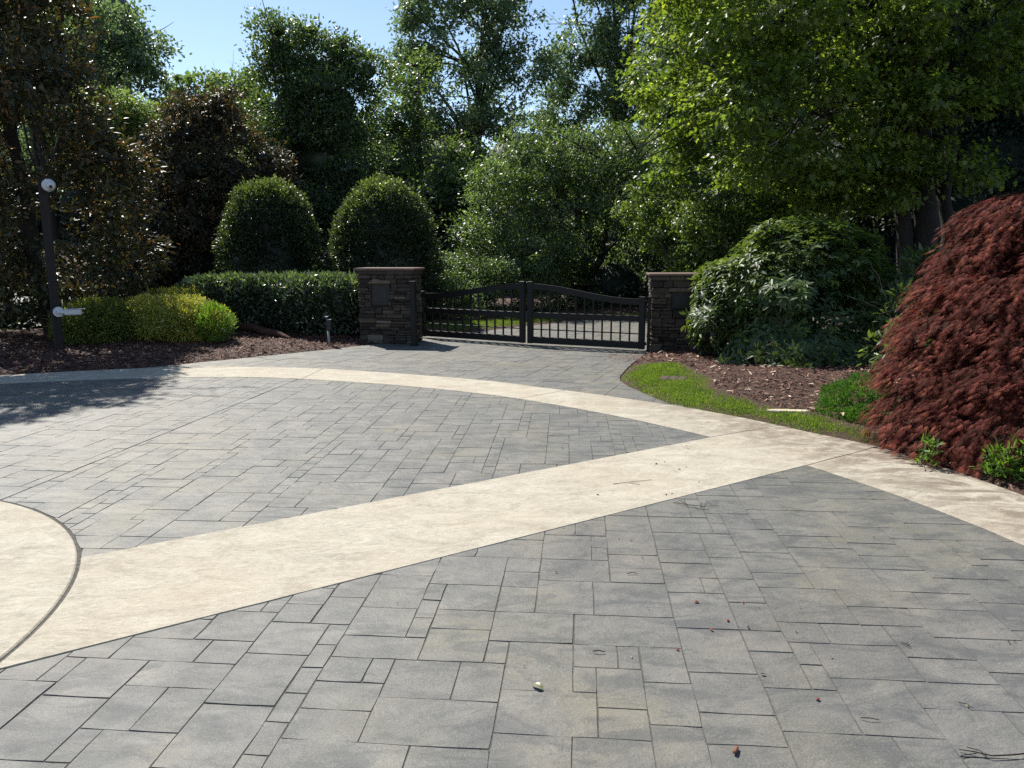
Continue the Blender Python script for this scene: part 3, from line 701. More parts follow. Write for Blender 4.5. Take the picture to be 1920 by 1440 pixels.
# --- left side
lobA = [lob(5, -75, 110, 70, 14.9, 1.2), lob(-90, -160, 150, 100, 15.0, 1.5), lob(95, 165, 80, 95, 14.8, 1.1), lob(180, 300, 72, 60, 15.0, 1.0), lob(40, 250, 150, 190, 14.2, 1.6), lob(-110, 60, 190, 160, 14.6, 1.6), lob(90, 420, 160, 150, 14.4, 1.5), lob(-120, 380, 190, 240, 14.4, 1.7), lob(205, 480, 95, 120, 14.9, 1.0), lob(185, 350, 90, 100, 14.9, 1.0), lob(10, 90, 90, 70, 14.1, 1.1), lob(-300, 250, 160, 330, 15, 1.8)]
plant('magnolia_tree', 'big bronze leaved magnolia filling the left edge behind the camera post', 'tree', (-8.9, 15.0), lobA,
      dict(lump=5, n=60000, L=.14, W=.055, tmpl=KITE, per=16, clump=.2, bump_=.16, droop=.1, jit=.7, gap=-.85, gk=1.3, seed=1, tone=.40, tsp=.22, back=.4, zmin=.5), L_MAG, dict(r0=.16, mat=M_DBARK, mains=5), parts=300, score=lambda p, d: d + np.abs(p[:, 0] + 7.6) * .5)
lobB = [lob(350, 300, 80, 100, 22.5, 1.5), lob(430, 330, 100, 95, 22.5, 1.6), lob(330, 440, 95, 110, 22.2, 1.6), lob(480, 420, 80, 110, 22.8, 1.5), lob(395, 235, 60, 50, 22.6, 1.0), lob(400, 500, 110, 90, 22.2, 1.5), lob(255, 520, 90, 110, 21.6, 1.4)]
plant('magnolia_tree', 'brown tinged magnolia between the bronze magnolia and the left clipped holly', 'tree', (-8.8, 22.8), lobB,
      dict(lump=5, core=.4, n=44000, L=.15, W=.06, tmpl=KITE, per=18, clump=.24, bump_=.14, gap=-.5, gk=1.2, seed=2, tone=.45, tsp=.2, jit=.7), L_MAG2, dict(r0=.14, mat=M_DBARK, mains=5))
for px, ptop, wpx, Y, lab, sd_ in ((510, 330, 92, 18.8, 'dome clipped holly behind the hedge, nearer the magnolia', 3), (722, 342, 98, 18.6, 'dome clipped holly rising behind the left stone pillar', 4)):
    c0 = pt(px, 560, Y); 
    L_ = [lob(px, 512, wpx, 166, Y, 1.05), lob(px - 4, 440, wpx * .8, 92, Y, .95), lob(px + 2, 590, wpx * 1.0, 90, Y, 1.1)]
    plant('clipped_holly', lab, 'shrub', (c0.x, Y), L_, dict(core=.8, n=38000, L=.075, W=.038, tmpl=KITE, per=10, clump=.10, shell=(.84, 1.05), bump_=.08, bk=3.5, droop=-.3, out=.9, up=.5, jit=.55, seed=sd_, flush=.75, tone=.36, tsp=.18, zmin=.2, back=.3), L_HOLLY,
          dict(r0=.08, mat=M_DBARK, mains=2), group='clipped hollies behind the hedge')
hl = [lob(525, 568, 150, 46, 15.9, .62), lob(430, 566, 75, 42, 15.8, .6), lob(620, 568, 70, 46, 15.6, .6)]
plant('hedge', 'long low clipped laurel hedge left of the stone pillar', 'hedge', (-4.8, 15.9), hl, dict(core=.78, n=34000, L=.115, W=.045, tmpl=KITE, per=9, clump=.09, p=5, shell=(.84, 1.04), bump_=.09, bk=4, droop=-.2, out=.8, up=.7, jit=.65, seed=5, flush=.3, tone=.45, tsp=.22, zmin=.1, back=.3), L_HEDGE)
YL = [((-6.75, 13.9), [lob(190, 610, 75, 48, 13.9, .7)], 'dull green spreading shrub beside the camera post', .28),
      ((-5.9, 14.6), [lob(335, 602, 85, 44, 14.2, .7), lob(280, 590, 45, 32, 14.2, .5)], 'yellow green mounded shrub in front of the hedge end', .62),
      ((-6.9, 16.0), [lob(310, 566, 50, 20, 15.4, .5), lob(355, 562, 42, 22, 15.4, .5)], 'bright yellow green shrub tucked behind the mounded shrub', .72)]
for (b, L_, lab, tone) in YL:
    plant('spreading_shrub', lab, 'shrub', b, L_, dict(core=.3, n=42000, L=.055, W=.018, tmpl=KITE, per=10, clump=.09, shell=(.7, 1.05), bump_=.12, bk=2.5, droop=-.1, out=.8, up=.6, jit=.6, seed=tone * 9, tone=tone, tsp=.16, zmin=.05, back=.4), L_YEL, group='spreading shrubs beside the post')
plant('leafy_perennial', 'fresh green narrow leaved plant at the right end of the yellow shrub', 'plant', (-5.2, 13.9), [lob(400, 606, 32, 32, 13.9, .35)],
      dict(n=2600, L=.11, W=.012, tmpl=KITE, per=8, clump=.07, droop=-.7, out=.8, jit=.4, seed=8, tone=.5, tsp=.2, zmin=.05, back=1), L_WEED)

# --- trees behind, left to right
def tree(label, mat, base_px, Y, lobes, n, L, W, tr, seed, **k):
    name = k.pop('name', 'broadleaf_tree'); cat = 'tree'; b = pt(base_px, 600, Y)
    d = dict(lump=5, n=n, L=L, W=W, tmpl=KITE, per=42, clump=.42, bump_=.2, bk=1.8, droop=.15, jit=.7, gap=-.35, gk=.7, seed=seed, tone=.5, tsp=.18); d.update(k)
    return plant(name, label, cat, (b.x, Y), lobes, d, mat, tr)
TRK = lambda r, m_=M_BARK, mains=6: dict(r0=r, mat=m_, mains=mains)
tree('tall broadleaf tree at the upper left rising behind the magnolia', L_POP, 150, 30, [lob(210, 130, 90, 110, 30, 2.2), lob(120, 60, 110, 90, 30, 2.2), lob(250, 200, 75, 110, 30, 2), lob(60, -20, 120, 90, 30, 2), lob(150, 260, 120, 120, 30, 2.2), lob(215, 60, 50, 50, 30, 1.2)], 30000, .17, .11, TRK(.25), 11, shell=(.35, 1.05))
tree('thin dark tree whose bare branches cross the upper left corner', L_POP, 95, 22, [lob(100, -20, 100, 60, 22, 1.6), lob(30, -60, 100, 60, 22, 1.5), lob(175, 5, 50, 35, 22, 1)], 9000, .12, .07, dict(r0=.14, mat=M_DBARK, mains=6, top=pt(110, -60, 22)), 12, gap=-.15)
tree('small light green tree between the two magnolias', L_LIGHT, 215, 25, [lob(200, 210, 70, 55, 25, 1.4), lob(250, 240, 45, 40, 25, 1.1), lob(170, 260, 60, 60, 25, 1.3)], 14000, .12, .07, TRK(.1), 13, shell=(.35, 1.05))
tree('distant tree below the sky gap, left of its neighbour', L_LIGHT, 365, 46, [lob(365, 200, 55, 70, 46, 2), lob(330, 230, 40, 60, 46, 2), lob(390, 280, 70, 80, 46, 2)], 11000, .24, .15, TRK(.2), 14, shell=(.35, 1.05), tone=.35)
tree('distant tree below the sky gap, next to the dark tree', L_LIGHT, 450, 44, [lob(450, 200, 55, 68, 44, 2), lob(425, 250, 50, 70, 44, 2), lob(480, 260, 60, 90, 44, 2)], 11000, .24, .15, TRK(.2), 15, shell=(.35, 1.05), tone=.3)
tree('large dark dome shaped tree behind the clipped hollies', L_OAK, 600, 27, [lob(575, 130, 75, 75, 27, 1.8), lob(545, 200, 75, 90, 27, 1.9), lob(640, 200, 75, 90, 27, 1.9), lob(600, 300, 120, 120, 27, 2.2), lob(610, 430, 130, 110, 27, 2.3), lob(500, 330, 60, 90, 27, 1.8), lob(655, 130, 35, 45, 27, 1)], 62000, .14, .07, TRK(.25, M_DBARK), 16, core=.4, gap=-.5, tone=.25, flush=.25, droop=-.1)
tree('green tree between the dark dome tree and the tall poplar', L_OAK, 790, 33, [lob(760, 190, 50, 70, 33, 1.6), lob(745, 290, 60, 90, 33, 1.8), lob(810, 320, 80, 100, 33, 2), lob(780, 430, 100, 100, 33, 2.2), lob(860, 400, 60, 100, 31, 1.8)], 26000, .18, .11, TRK(.18), 17, shell=(.35, 1.05), tone=.42)
tree('tall open crowned poplar standing against the sky above the gate', L_POP, 893, 40, [lob(800, 60, 60, 90, 40, 2.2), lob(900, 20, 70, 90, 40, 2.4), lob(970, 70, 60, 90, 40, 2.2), lob(840, 170, 75, 80, 40, 2.4), lob(940, 180, 80, 80, 40, 2.4), lob(770, 130, 30, 60, 40, 1.5), lob(1010, 170, 50, 70, 40, 1.8), lob(890, 250, 60, 50, 40, 1.6), lob(880, -90, 110, 70, 40, 2.5)],
     30000, .20, .14, dict(r0=.36, mat=M_DBARK, mains=10, subs=4, top=pt(905, -80, 40), fork=.42), 18, gap=-.02, gk=1.05, tmpl=STAR, clump=.55, per=30, lump=6, name='poplar_tree', shell=(.3, 1.05))
tree('tall twin trunked poplar behind the maple, right of the sky gap', L_POP, 1150, 42, [lob(1110, 60, 60, 90, 42, 2.2), lob(1180, 40, 70, 100, 42, 2.4), lob(1110, 190, 60, 80, 42, 2.2), lob(1190, 190, 60, 80, 42, 2.2), lob(1060, 130, 30, 60, 42, 1.5), lob(1150, -90, 100, 60, 42, 2.5), lob(1060, 250, 50, 40, 42, 1.8)],
     27000, .20, .14, dict(r0=.34, mat=M_DBARK, mains=9, subs=4, top=pt(1150, -80, 42), fork=.42), 19, gap=-.05, gk=1.05, tmpl=STAR, clump=.55, per=30, lump=6, name='poplar_tree', shell=(.3, 1.05))
oakL = [lob(990, 300, 75, 70, 23.5, 1.6), lob(1110, 290, 85, 60, 23.5, 1.7), lob(940, 390, 70, 70, 22.5, 1.5), lob(1060, 390, 90, 80, 23, 1.7), lob(1180, 360, 80, 80, 23.5, 1.6), lob(900, 450, 60, 60, 21.8, 1.3), lob(1010, 460, 70, 50, 22, 1.4), lob(1185, 280, 60, 50, 24, 1.3), lob(1240, 420, 60, 60, 24, 1.3), lob(880, 505, 60, 50, 21.5, 1.1), lob(960, 520, 60, 45, 22, 1.1), lob(1040, 500, 50, 40, 23, 1.1), lob(1190, 490, 60, 50, 24.5, 1.2)]
rt = tree('broad multi trunked oak with a rounded crown standing behind the gate', L_OAK, 1085, 23.5, oakL, 60000, .11, .05, None, 20, shell=(.4, 1.05), gap=-.55, clump=.26, per=30, tone=.45, name='oak_tree', tsp=.2, zmin=.8)
bx = pt(1085, 560, 23.5); mb = MB()
for (ex, ey, r0) in ((1035, 330, .13), (1085, 300, .14), (1130, 300, .12), (1175, 330, .11), (1010, 400, .09)):
    b0 = Vector((bx.x + rnd.uniform(-.12, .12), 23.5 + rnd.uniform(-.1, .1), 0)); e = pt(ex, ey, 23.3)
    ps = stem_pts(b0, e, 8, .03); mb.tube(ps, [r0 * (1.3 - i / 8) + .015 for i in range(9)], 8)
    for q in range(9): a_ = ps[rnd.randint(3, 8)]; limb(mb, a_, a_ + Vector((rnd.uniform(-1.4, 1.4), rnd.uniform(-1, .6), rnd.uniform(.3, 1.2))), r0 * .35, .012, 4, .12, 5)
o = mb.build('trunk', M_DBARK, rt, smooth=True); o.matrix_parent_inverse = rt.matrix_world.inverted()
tree('low leafy shrub row seen through the left half of the gate', L_OAK, 900, 19.5, [lob(860, 560, 60, 40, 19.2, .9), lob(940, 540, 55, 62, 20.2, .9), lob(805, 540, 50, 75, 19.6, .9), lob(1010, 552, 40, 46, 21, .8), lob(880, 515, 45, 50, 20.6, .8), lob(1080, 575, 50, 25, 22, .8)], 30000, .08, .035, None, 22, lump=7, name='shrub', clump=.2, tone=.32, zmin=.1, gap=-.7)
tree('glossy laurel shrub standing above the right stone pillar', L_LAUREL, 1340, 16.8, [lob(1340, 440, 75, 70, 16.5, 1), lob(1400, 400, 70, 60, 16.8, 1), lob(1290, 400, 55, 60, 17.5, .9), lob(1230, 420, 55, 55, 18.5, .9), lob(1430, 460, 80, 80, 16.5, 1), lob(1340, 540, 90, 60, 16.6, 1), lob(1210, 385, 50, 35, 18, .7)], 34000, .095, .045, dict(r0=.08, mat=M_DBARK, mains=4), 23, shell=(.45, 1.05), name='laurel_shrub', clump=.2, tone=.5, zmin=.4, gap=-.5)
# big maple on the right
MY = 15.2
mapL = [lob(1690, 345, 65, 42, 14.6, .8), lob(1590, 382, 70, 32, 14.9, .8), lob(1480, 385, 60, 30, 15.0, .7), lob(1790, 300, 60, 50, 14.0, .8), lob(1270, 60, 85, 80, 17.0, 1.4), lob(1390, 30, 120, 80, 14.5, 1.6), lob(1530, 30, 120, 80, 14.5, 1.7), lob(1270, 190, 75, 75, 17.5, 1.3), lob(1380, 180, 110, 80, 14.5, 1.6), lob(1510, 170, 110, 80, 14.5, 1.6), lob(1440, 290, 100, 60, 14.5, 1.4), lob(1560, 280, 90, 60, 14.5, 1.4), lob(1340, 270, 70, 50, 17.7, 1.2), lob(1660, 60, 110, 90, 14.6, 1.6), lob(1640, 210, 90, 70, 14.4, 1.4),
        lob(1780, 190, 70, 40, 13.6, 0.9), lob(1700, 300, 70, 45, 14.2, 0.7), lob(1860, 150, 90, 80, 14.4, 1.2), lob(1900, 60, 100, 90, 15.0, 1.4), lob(1390, 350, 60, 40, 18.0, 0.9), lob(1520, 355, 80, 45, 15.6, 0.9), lob(1620, 330, 70, 45, 15.0, 0.8), lob(1220, 130, 45, 80, 17.2, 0.9), lob(1250, 290, 50, 50, 17.8, 0.9), lob(1800, 20, 120, 80, 14.8, 1.6), lob(1420, -130, 230, 110, 14.5, 2.2), lob(1750, -140, 220, 110, 15.2, 2.2), lob(1230, -60, 90, 90, 16.5, 1.3), lob(1620, 350, 70, 30, 14.8, 0.8)]
rt = root_at('maple_tree', 8.15, MY, 'large yellow green maple leaning over the right side of the drive', 'tree')
bz = gz1(8.15, MY); mb = MB()
stems = [((1735, 1), (1745, -160), .26), ((1700, 1), (1690, -120), .17), ((1760, 1), (1800, -100), .15)]
for (p0, p1, r0) in stems:
    b0 = pt(p0[0], 600, MY); b0.z = bz - .1; e = pt(p1[0], p1[1], MY - .3); ps = stem_pts(b0, e, 10, .02)
    mb.tube(ps, [r0 * (1.35 if i == 0 else 1.1 - i / 14) for i in range(11)], 12)
    for q in range(11):
        l = mapL[rnd.randrange(len(mapL))]; a_ = ps[rnd.randint(4, 10)]; e2 = Vector(l[0]) + Vector((rnd.uniform(-.8, .8), rnd.uniform(-.5, .5), rnd.uniform(-.3, .5)))
        lp = limb(mb, a_, e2, r0 * .2, .012, 7, .07, 7)
        for q2 in range(5): c_ = lp[rnd.randint(2, 7)]; limb(mb, c_, c_ + Vector((rnd.uniform(-.9, .6), rnd.uniform(-.7, .5), rnd.uniform(-.1, .5))), .022, .006, 3, .1, 5)
o = mb.build('trunk', M_LICH, rt, smooth=True); o.matrix_parent_inverse = rt.matrix_world.inverted()
crown(rt, foliage(lumpy(mapL, 4, 5), 56000, .105, .095, STAR, per=16, clump=.26, flat=.35, shell=(.4, 1.05), bump_=.2, bk=1.8, droop=.3, out=.6, up=1.5, jit=.42, gap=-.2, gk=1.5, seed=31, tone=.5, tsp=.2, back=.5), L_MAPLE)
# dark wood on the right
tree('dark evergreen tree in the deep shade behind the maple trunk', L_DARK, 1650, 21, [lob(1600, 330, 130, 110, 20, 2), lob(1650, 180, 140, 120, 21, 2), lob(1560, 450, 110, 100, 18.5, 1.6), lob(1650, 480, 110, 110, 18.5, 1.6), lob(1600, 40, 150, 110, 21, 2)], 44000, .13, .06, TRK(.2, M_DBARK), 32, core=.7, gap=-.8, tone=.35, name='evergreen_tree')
tree('dark evergreen tree at the far right edge above the red maple, with unseen boughs added for shade', L_DARK, 1870, 19, [lob(1850, 330, 130, 120, 18.5, 1.8), lob(1900, 160, 150, 130, 19, 2), lob(1800, 430, 110, 110, 17.5, 1.6), lob(1900, 470, 130, 130, 18, 1.6), lob(1850, 10, 160, 110, 19, 2), lob(2050, 250, 150, 200, 19, 2), lob(1980, -60, 200, 130, 19, 2), lob(1790, -160, 150, 120, 19, 2), lob(1900, -330, 200, 150, 19, 2.4), lob(1700, -330, 140, 120, 19, 2.2), lob(1345, -250, 80, 90, 19, 1.3), lob(1470, -260, 110, 110, 19, 1.6), lob(1600, -250, 110, 110, 19, 1.6), lob(1400, -430, 110, 90, 19, 1.6), lob(1560, -430, 120, 90, 19, 1.6)], 70000, .13, .065, TRK(.22, M_DBARK), 33, core=.7, gap=-.8, tone=.35, name='evergreen_tree')  # upper boughs out of view are added to shade the maple's right side
tree('tall shaded broadleaf tree behind the maple crown, with high boughs added for shade', L_OAK, 1400, 27, [lob(1330, 200, 130, 140, 27, 2.4), lob(1460, 220, 140, 160, 27, 2.4), lob(1400, 40, 160, 120, 28, 2.4), lob(1290, 340, 90, 110, 26, 2), lob(1420, 400, 130, 120, 26, 2), lob(1550, 120, 140, 160, 28, 2.4), lob(1270, 60, 60, 90, 28, 2), lob(1640, -100, 130, 120, 24, 2.4), lob(1760, -200, 140, 140, 23, 2.4)], 52000, .18, .10, TRK(.25, M_DBARK), 34, gap=-.6, tone=.3)  # last boughs, high above the view, added to shade the maple
# woods beyond everything
wd = []
for px in range(-700, 2700, 110):
    top = 330 if 680 < px < 1250 else 290 if 280 < px < 680 else 60
    Yw = 52 + rnd.uniform(-3, 5)
    for py in range(top, 620, 105): wd.append(lob(px + rnd.uniform(-30, 30), py + rnd.uniform(-15, 15), 90, 85, Yw, 3))
V = foliage(wd, 80000, .36, .2, KITE, per=34, clump=.9, bump_=.2, gap=-.9, seed=40, tone=.4, tsp=.2, back=.1, shell=(.6, 1.03))
o = crown(None, V, L_OAK, 'woods', core=cores(wd, .85)); tag(o, 'dense green woods closing the view beyond the drive', 'woods', kind='stuff')
wd = [lob(px, 540, 100, 80, 24 + rnd.uniform(-1, 2.5), 1.6) for px in list(range(-500, 700, 100)) + list(range(1150, 2500, 110))] + [lob(px, 500 + rnd.uniform(-40, 20), 90, 120, 31 + rnd.uniform(-2, 3), 1.8) for px in range(700, 1260, 70)] + [lob(px, 590, 110, 60, 15.6 + rnd.uniform(0, 2.5), 1.0) for px in range(-500, 190, 90)] + [lob(px, 400, 100, 80, 26, 1.6) for px in list(range(-500, 800, 110)) + list(range(1380, 2500, 110))]
V = foliage(wd, 110000, .17, .09, KITE, per=30, clump=.4, bump_=.15, gap=-.9, seed=41, tone=.3, tsp=.15, back=.1)
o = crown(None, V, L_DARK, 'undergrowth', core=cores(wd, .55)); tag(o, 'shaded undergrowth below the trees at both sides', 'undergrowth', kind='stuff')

# --- right side shrubs
rl = [lob(1405, 560, 108, 100, 12.0, 1.1), lob(1480, 500, 110, 90, 12.2, 1.2), lob(1560, 500, 90, 92, 12.2, 1.1), lob(1352, 600, 68, 65, 12.1, .8), lob(1450, 655, 85, 72, 11.3, .8), lob(1560, 625, 85, 100, 11.5, .9), lob(1510, 450, 85, 45, 12.5, .9), lob(1600, 490, 50, 70, 12.4, .8), lob(1345, 530, 42, 45, 12.5, .7), lob(1500, 680, 75, 48, 10.7, .6), lob(1410, 675, 60, 42, 11.1, .5), lob(1580, 690, 60, 45, 10.6, .5)]
rl = lumpy(rl, 2, 77)
rt = root_at('rhododendron', 4.5, 12.2, 'huge glossy green rhododendron beside the right stone pillar', 'shrub')
mb = MB(); bz = gz1(4.4, 12.2)
for q in range(46):
    l = rl[rnd.randrange(len(rl))]; b0 = Vector((4.4 + rnd.uniform(-.8, .7), 12.2 + rnd.uniform(-.4, .4), bz - .05)); d = Vector((rnd.gauss(0, 1), -abs(rnd.gauss(.3, .8)), rnd.gauss(.2, .7))).normalized()
    e = Vector(l[0]) + Vector((d.x * l[1][0], d.y * l[1][1], d.z * l[1][2])) * .85
    lp = limb(mb, b0, e, .022, .008, 6, .08, 5)
    for q2 in range(4): c_ = lp[rnd.randint(3, 6)]; limb(mb, c_, c_ + Vector((rnd.uniform(-.3, .3), rnd.uniform(-.3, .1), rnd.uniform(-.05, .3))), .007, .004, 3, .1, 4)
o = mb.build('stems', M_BARK, rt); o.matrix_parent_inverse = rt.matrix_world.inverted()
def whorls(lobes, nw, L, W, seed, tone, tsp, zmin, gap=-.6, k=(7, 10), shell=(.72, 1.04)):
    """rosettes of leaves radiating from shoot tips"""
    p0, *_ = foliage(lobes, nw, 1, 1, KITE, per=1, clump=.03, shell=shell, bump_=.12, bk=2.2, seed=seed, zmin=zmin, gap=gap, gk=1.6, back=.35)
    C = np.array([l[0] for l in lobes]).mean(0); kk = k[1]; n = len(p0)
    nrm = p0 - C; nrm /= np.linalg.norm(nrm, axis=1, keepdims=True); tip = nrm * .8 + np.array([0, 0, .8]) + rs.normal(0, .3, (n, 3)); tip /= np.linalg.norm(tip, axis=1, keepdims=True)
    a, b, c = frame_from(tip, rs.normal(0, 1, (n, 3))); pos = []; ax = []; nr = []; ct = np.repeat(rs.normal(0, tsp, n), kk)
    for j in range(kk):
        w = 2 * math.pi * j / kk + rs.normal(0, .25, n); dr = (b * np.cos(w)[:, None] + c * np.sin(w)[:, None])
        lift = rs.uniform(-.4, .35, n)[:, None]
        ax.append(dr + a * lift + np.array([0, 0, -.15])); nr.append(a + rs.normal(0, .15, (n, 3)) - dr * lift); pos.append(p0 + dr * .015)
    pos = np.stack(pos, 1).reshape(-1, 3); ax = np.stack(ax, 1).reshape(-1, 3); nr = np.stack(nr, 1).reshape(-1, 3); m_ = len(pos)
    kp = rs.rand(m_) < (k[0] / k[1]); s = rs.uniform(.7, 1.15, m_)
    t = np.clip(tone + ct + rs.normal(0, .1, m_), 0, 1)
    return pos[kp], ax[kp], nr[kp], (L * s)[kp], (W * s)[kp], t[kp], BROAD
leaf_parts(rt, whorls(rl, 4300, .125, .046, 50, .5, .17, .12), L_RHODO, 300)
# smaller rhododendron in the shade behind
plant('rhododendron', 'small shaded rhododendron between the maple trunk and the red maple', 'shrub', (6.6, 11.4), [lob(1740, 520, 55, 50, 11.4, .6), lob(1700, 600, 50, 60, 10.6, .5), lob(1680, 660, 40, 40, 9.8, .4)],
      dict(n=2600, L=.13, W=.045, tmpl=BROAD, per=7, clump=.1, droop=.1, out=.8, jit=.6, seed=51, tone=.45, tsp=.15, zmin=.1), L_RHODO, dict(r0=.02, mat=M_BARK, mains=3))
# juniper
jx, jy = 3.62, 8.0
jl = [lob(1592, 752, 44, 34, 7.9, .35), lob(1625, 740, 40, 36, 8.1, .35), lob(1570, 775, 30, 22, 7.7, .25), lob(1625, 785, 38, 22, 7.4, .25)]
plant('juniper', 'small bright green ground juniper at the foot of the red maple', 'shrub', (jx, jy), jl, dict(n=30000, L=.028, W=.007, tmpl=KITE, per=22, clump=.028, shell=(.8, 1.1), bump_=.14, bk=5, droop=-.4, out=1.0, up=.4, jit=.45, seed=52, tone=.5, tsp=.18, zmin=.03, back=.4), L_JUN)
# laceleaf maple: tiers of drooping foliage
rt = root_at('laceleaf_maple', 5.3, 7.4, 'big weeping dark red laceleaf maple at the right edge', 'tree')
mb = MB(); bz = gz1(5.3, 7.4)
tiers = [lob(1924, 406, 85, 42, 7.6, .8), lob(1885, 475, 85, 40, 7.5, .7), lob(1840, 545, 85, 42, 7.3, .7), lob(1789, 620, 80, 42, 7.1, .65), lob(1769, 690, 85, 44, 6.9, .6), lob(1759, 765, 80, 44, 6.6, .55), lob(1784, 825, 75, 38, 6.25, .45),
         lob(1984, 490, 100, 50, 7.1, .8), lob(1914, 555, 95, 46, 6.9, .7), lob(1894, 635, 95, 48, 6.7, .7), lob(1874, 715, 95, 48, 6.4, .65), lob(1874, 795, 90, 48, 6.1, .55), lob(1999, 600, 90, 50, 6.6, .7), lob(1984, 690, 90, 50, 6.2, .6), lob(1974, 780, 90, 50, 5.9, .55), lob(2084, 620, 110, 220, 6.8, 1.0), lob(2014, 396, 60, 50, 7.6, .8), lob(1924, 640, 120, 190, 7.5, .7)]
for q in range(34):
    l = tiers[rnd.randrange(len(tiers))]; limb(mb, (5.3 + rnd.uniform(-.1, .1), 7.4 + rnd.uniform(-.1, .1), bz - .05 + rnd.uniform(0, .8)), Vector(l[0]) + Vector((rnd.uniform(-.3, .3), rnd.uniform(-.3, .3), .1)), .035, .008, 7, .1, 6)
mb.tube([(5.3, 7.4, bz - .1), (5.25, 7.45, .7), (5.35, 7.4, 1.4)], [.09, .07, .05], 10)
o = mb.build('trunk', M_DBARK, rt); o.matrix_parent_inverse = rt.matrix_world.inverted()
def sprays(lobes, ns, per, length, L, seed, tone, lean):
    """arching shoots lined with finely cut drooping leaves"""
    p0, *_ = foliage(lobes, ns, 1, 1, KITE, per=1, clump=.02, shell=(.74, 1.0), bump_=.14, bk=3, seed=seed, zmin=.15, gap=-.5, gk=2.2, back=.35)
    n = len(p0); C = np.array([l[0] for l in lobes]); k = np.argmin(((p0[:, None] - C[None]) ** 2).sum(2), 1)
    d = p0 - C[k]; d[:, 2] *= .25; d /= np.linalg.norm(d, axis=1, keepdims=True) + 1e-6
    d = d * .8 + np.array(lean) + rs.normal(0, .18, (n, 3)); d /= np.linalg.norm(d, axis=1, keepdims=True)
    ln = length * rs.uniform(.6, 1.3, n); ct = rs.normal(0, .15, n) + .15 * sn(p0, 2.0, seed)
    u = rs.rand(n, per); side = np.cross(d, [0, 0, 1.0]); side /= np.linalg.norm(side, axis=1, keepdims=True) + 1e-6
    pos = p0[:, None] + d[:, None] * (u * ln[:, None])[..., None] + rs.normal(0, .012, (n, per, 3)); pos[..., 2] -= (u ** 2) * ln[:, None] * .55
    ax = d[:, None] * 1.0 + side[:, None] * (rs.choice([-1, 1], (n, per)) * rs.uniform(.0, .30, (n, per)))[..., None] + rs.normal(0, .10, (n, per, 3)); ax[..., 2] -= .15 + .5 * u
    nr = np.array([0, 0, 1.0]) + d[:, None] * .7 + rs.normal(0, .25, (n, per, 3))
    t = np.clip(tone + ct[:, None] + .28 * (u - .35) + rs.normal(0, .14, (n, per)), 0, 1).ravel(); m_ = n * per; sc_ = rs.uniform(.7, 1.2, m_)
    pos = pos.reshape(-1, 3); pos[:, 2] = np.maximum(pos[:, 2], .06)
    return pos, ax.reshape(-1, 3), nr.reshape(-1, 3), L * sc_, L * sc_, t, LACE
pos, ax, nr, L, W, t, tm = sprays(tiers, 6400, 11, .22, .10, 53, .40, (-.9, -.25, -.28))
crown(rt, (pos, ax, nr, L, W, t, tm), L_LACE, core=cores(tiers, .6))
for (px, py, Y, n, lab, hh) in ((1892, 870, 5.55, 900, 'leafy green weed at the foot of the red maple by the right edge', 44), (1735, 842, 6.15, 110, 'thin green weed growing at the corner of the red maple', 26)):
    g = gp(px, py + 30)
    plant('weed', lab, 'plant', (g.x, g.y), [lob(px, py, hh * .9, hh, g.y, .16)], dict(n=n, L=.075, W=.016, tmpl=BROAD, per=8, clump=.05, droop=-.4, out=.7, jit=.6, seed=54, tone=.55, tsp=.2, zmin=.02, back=1, shell=(.2, 1)), L_WEED, dict(r0=.006, mat=M_BARK, mains=2))

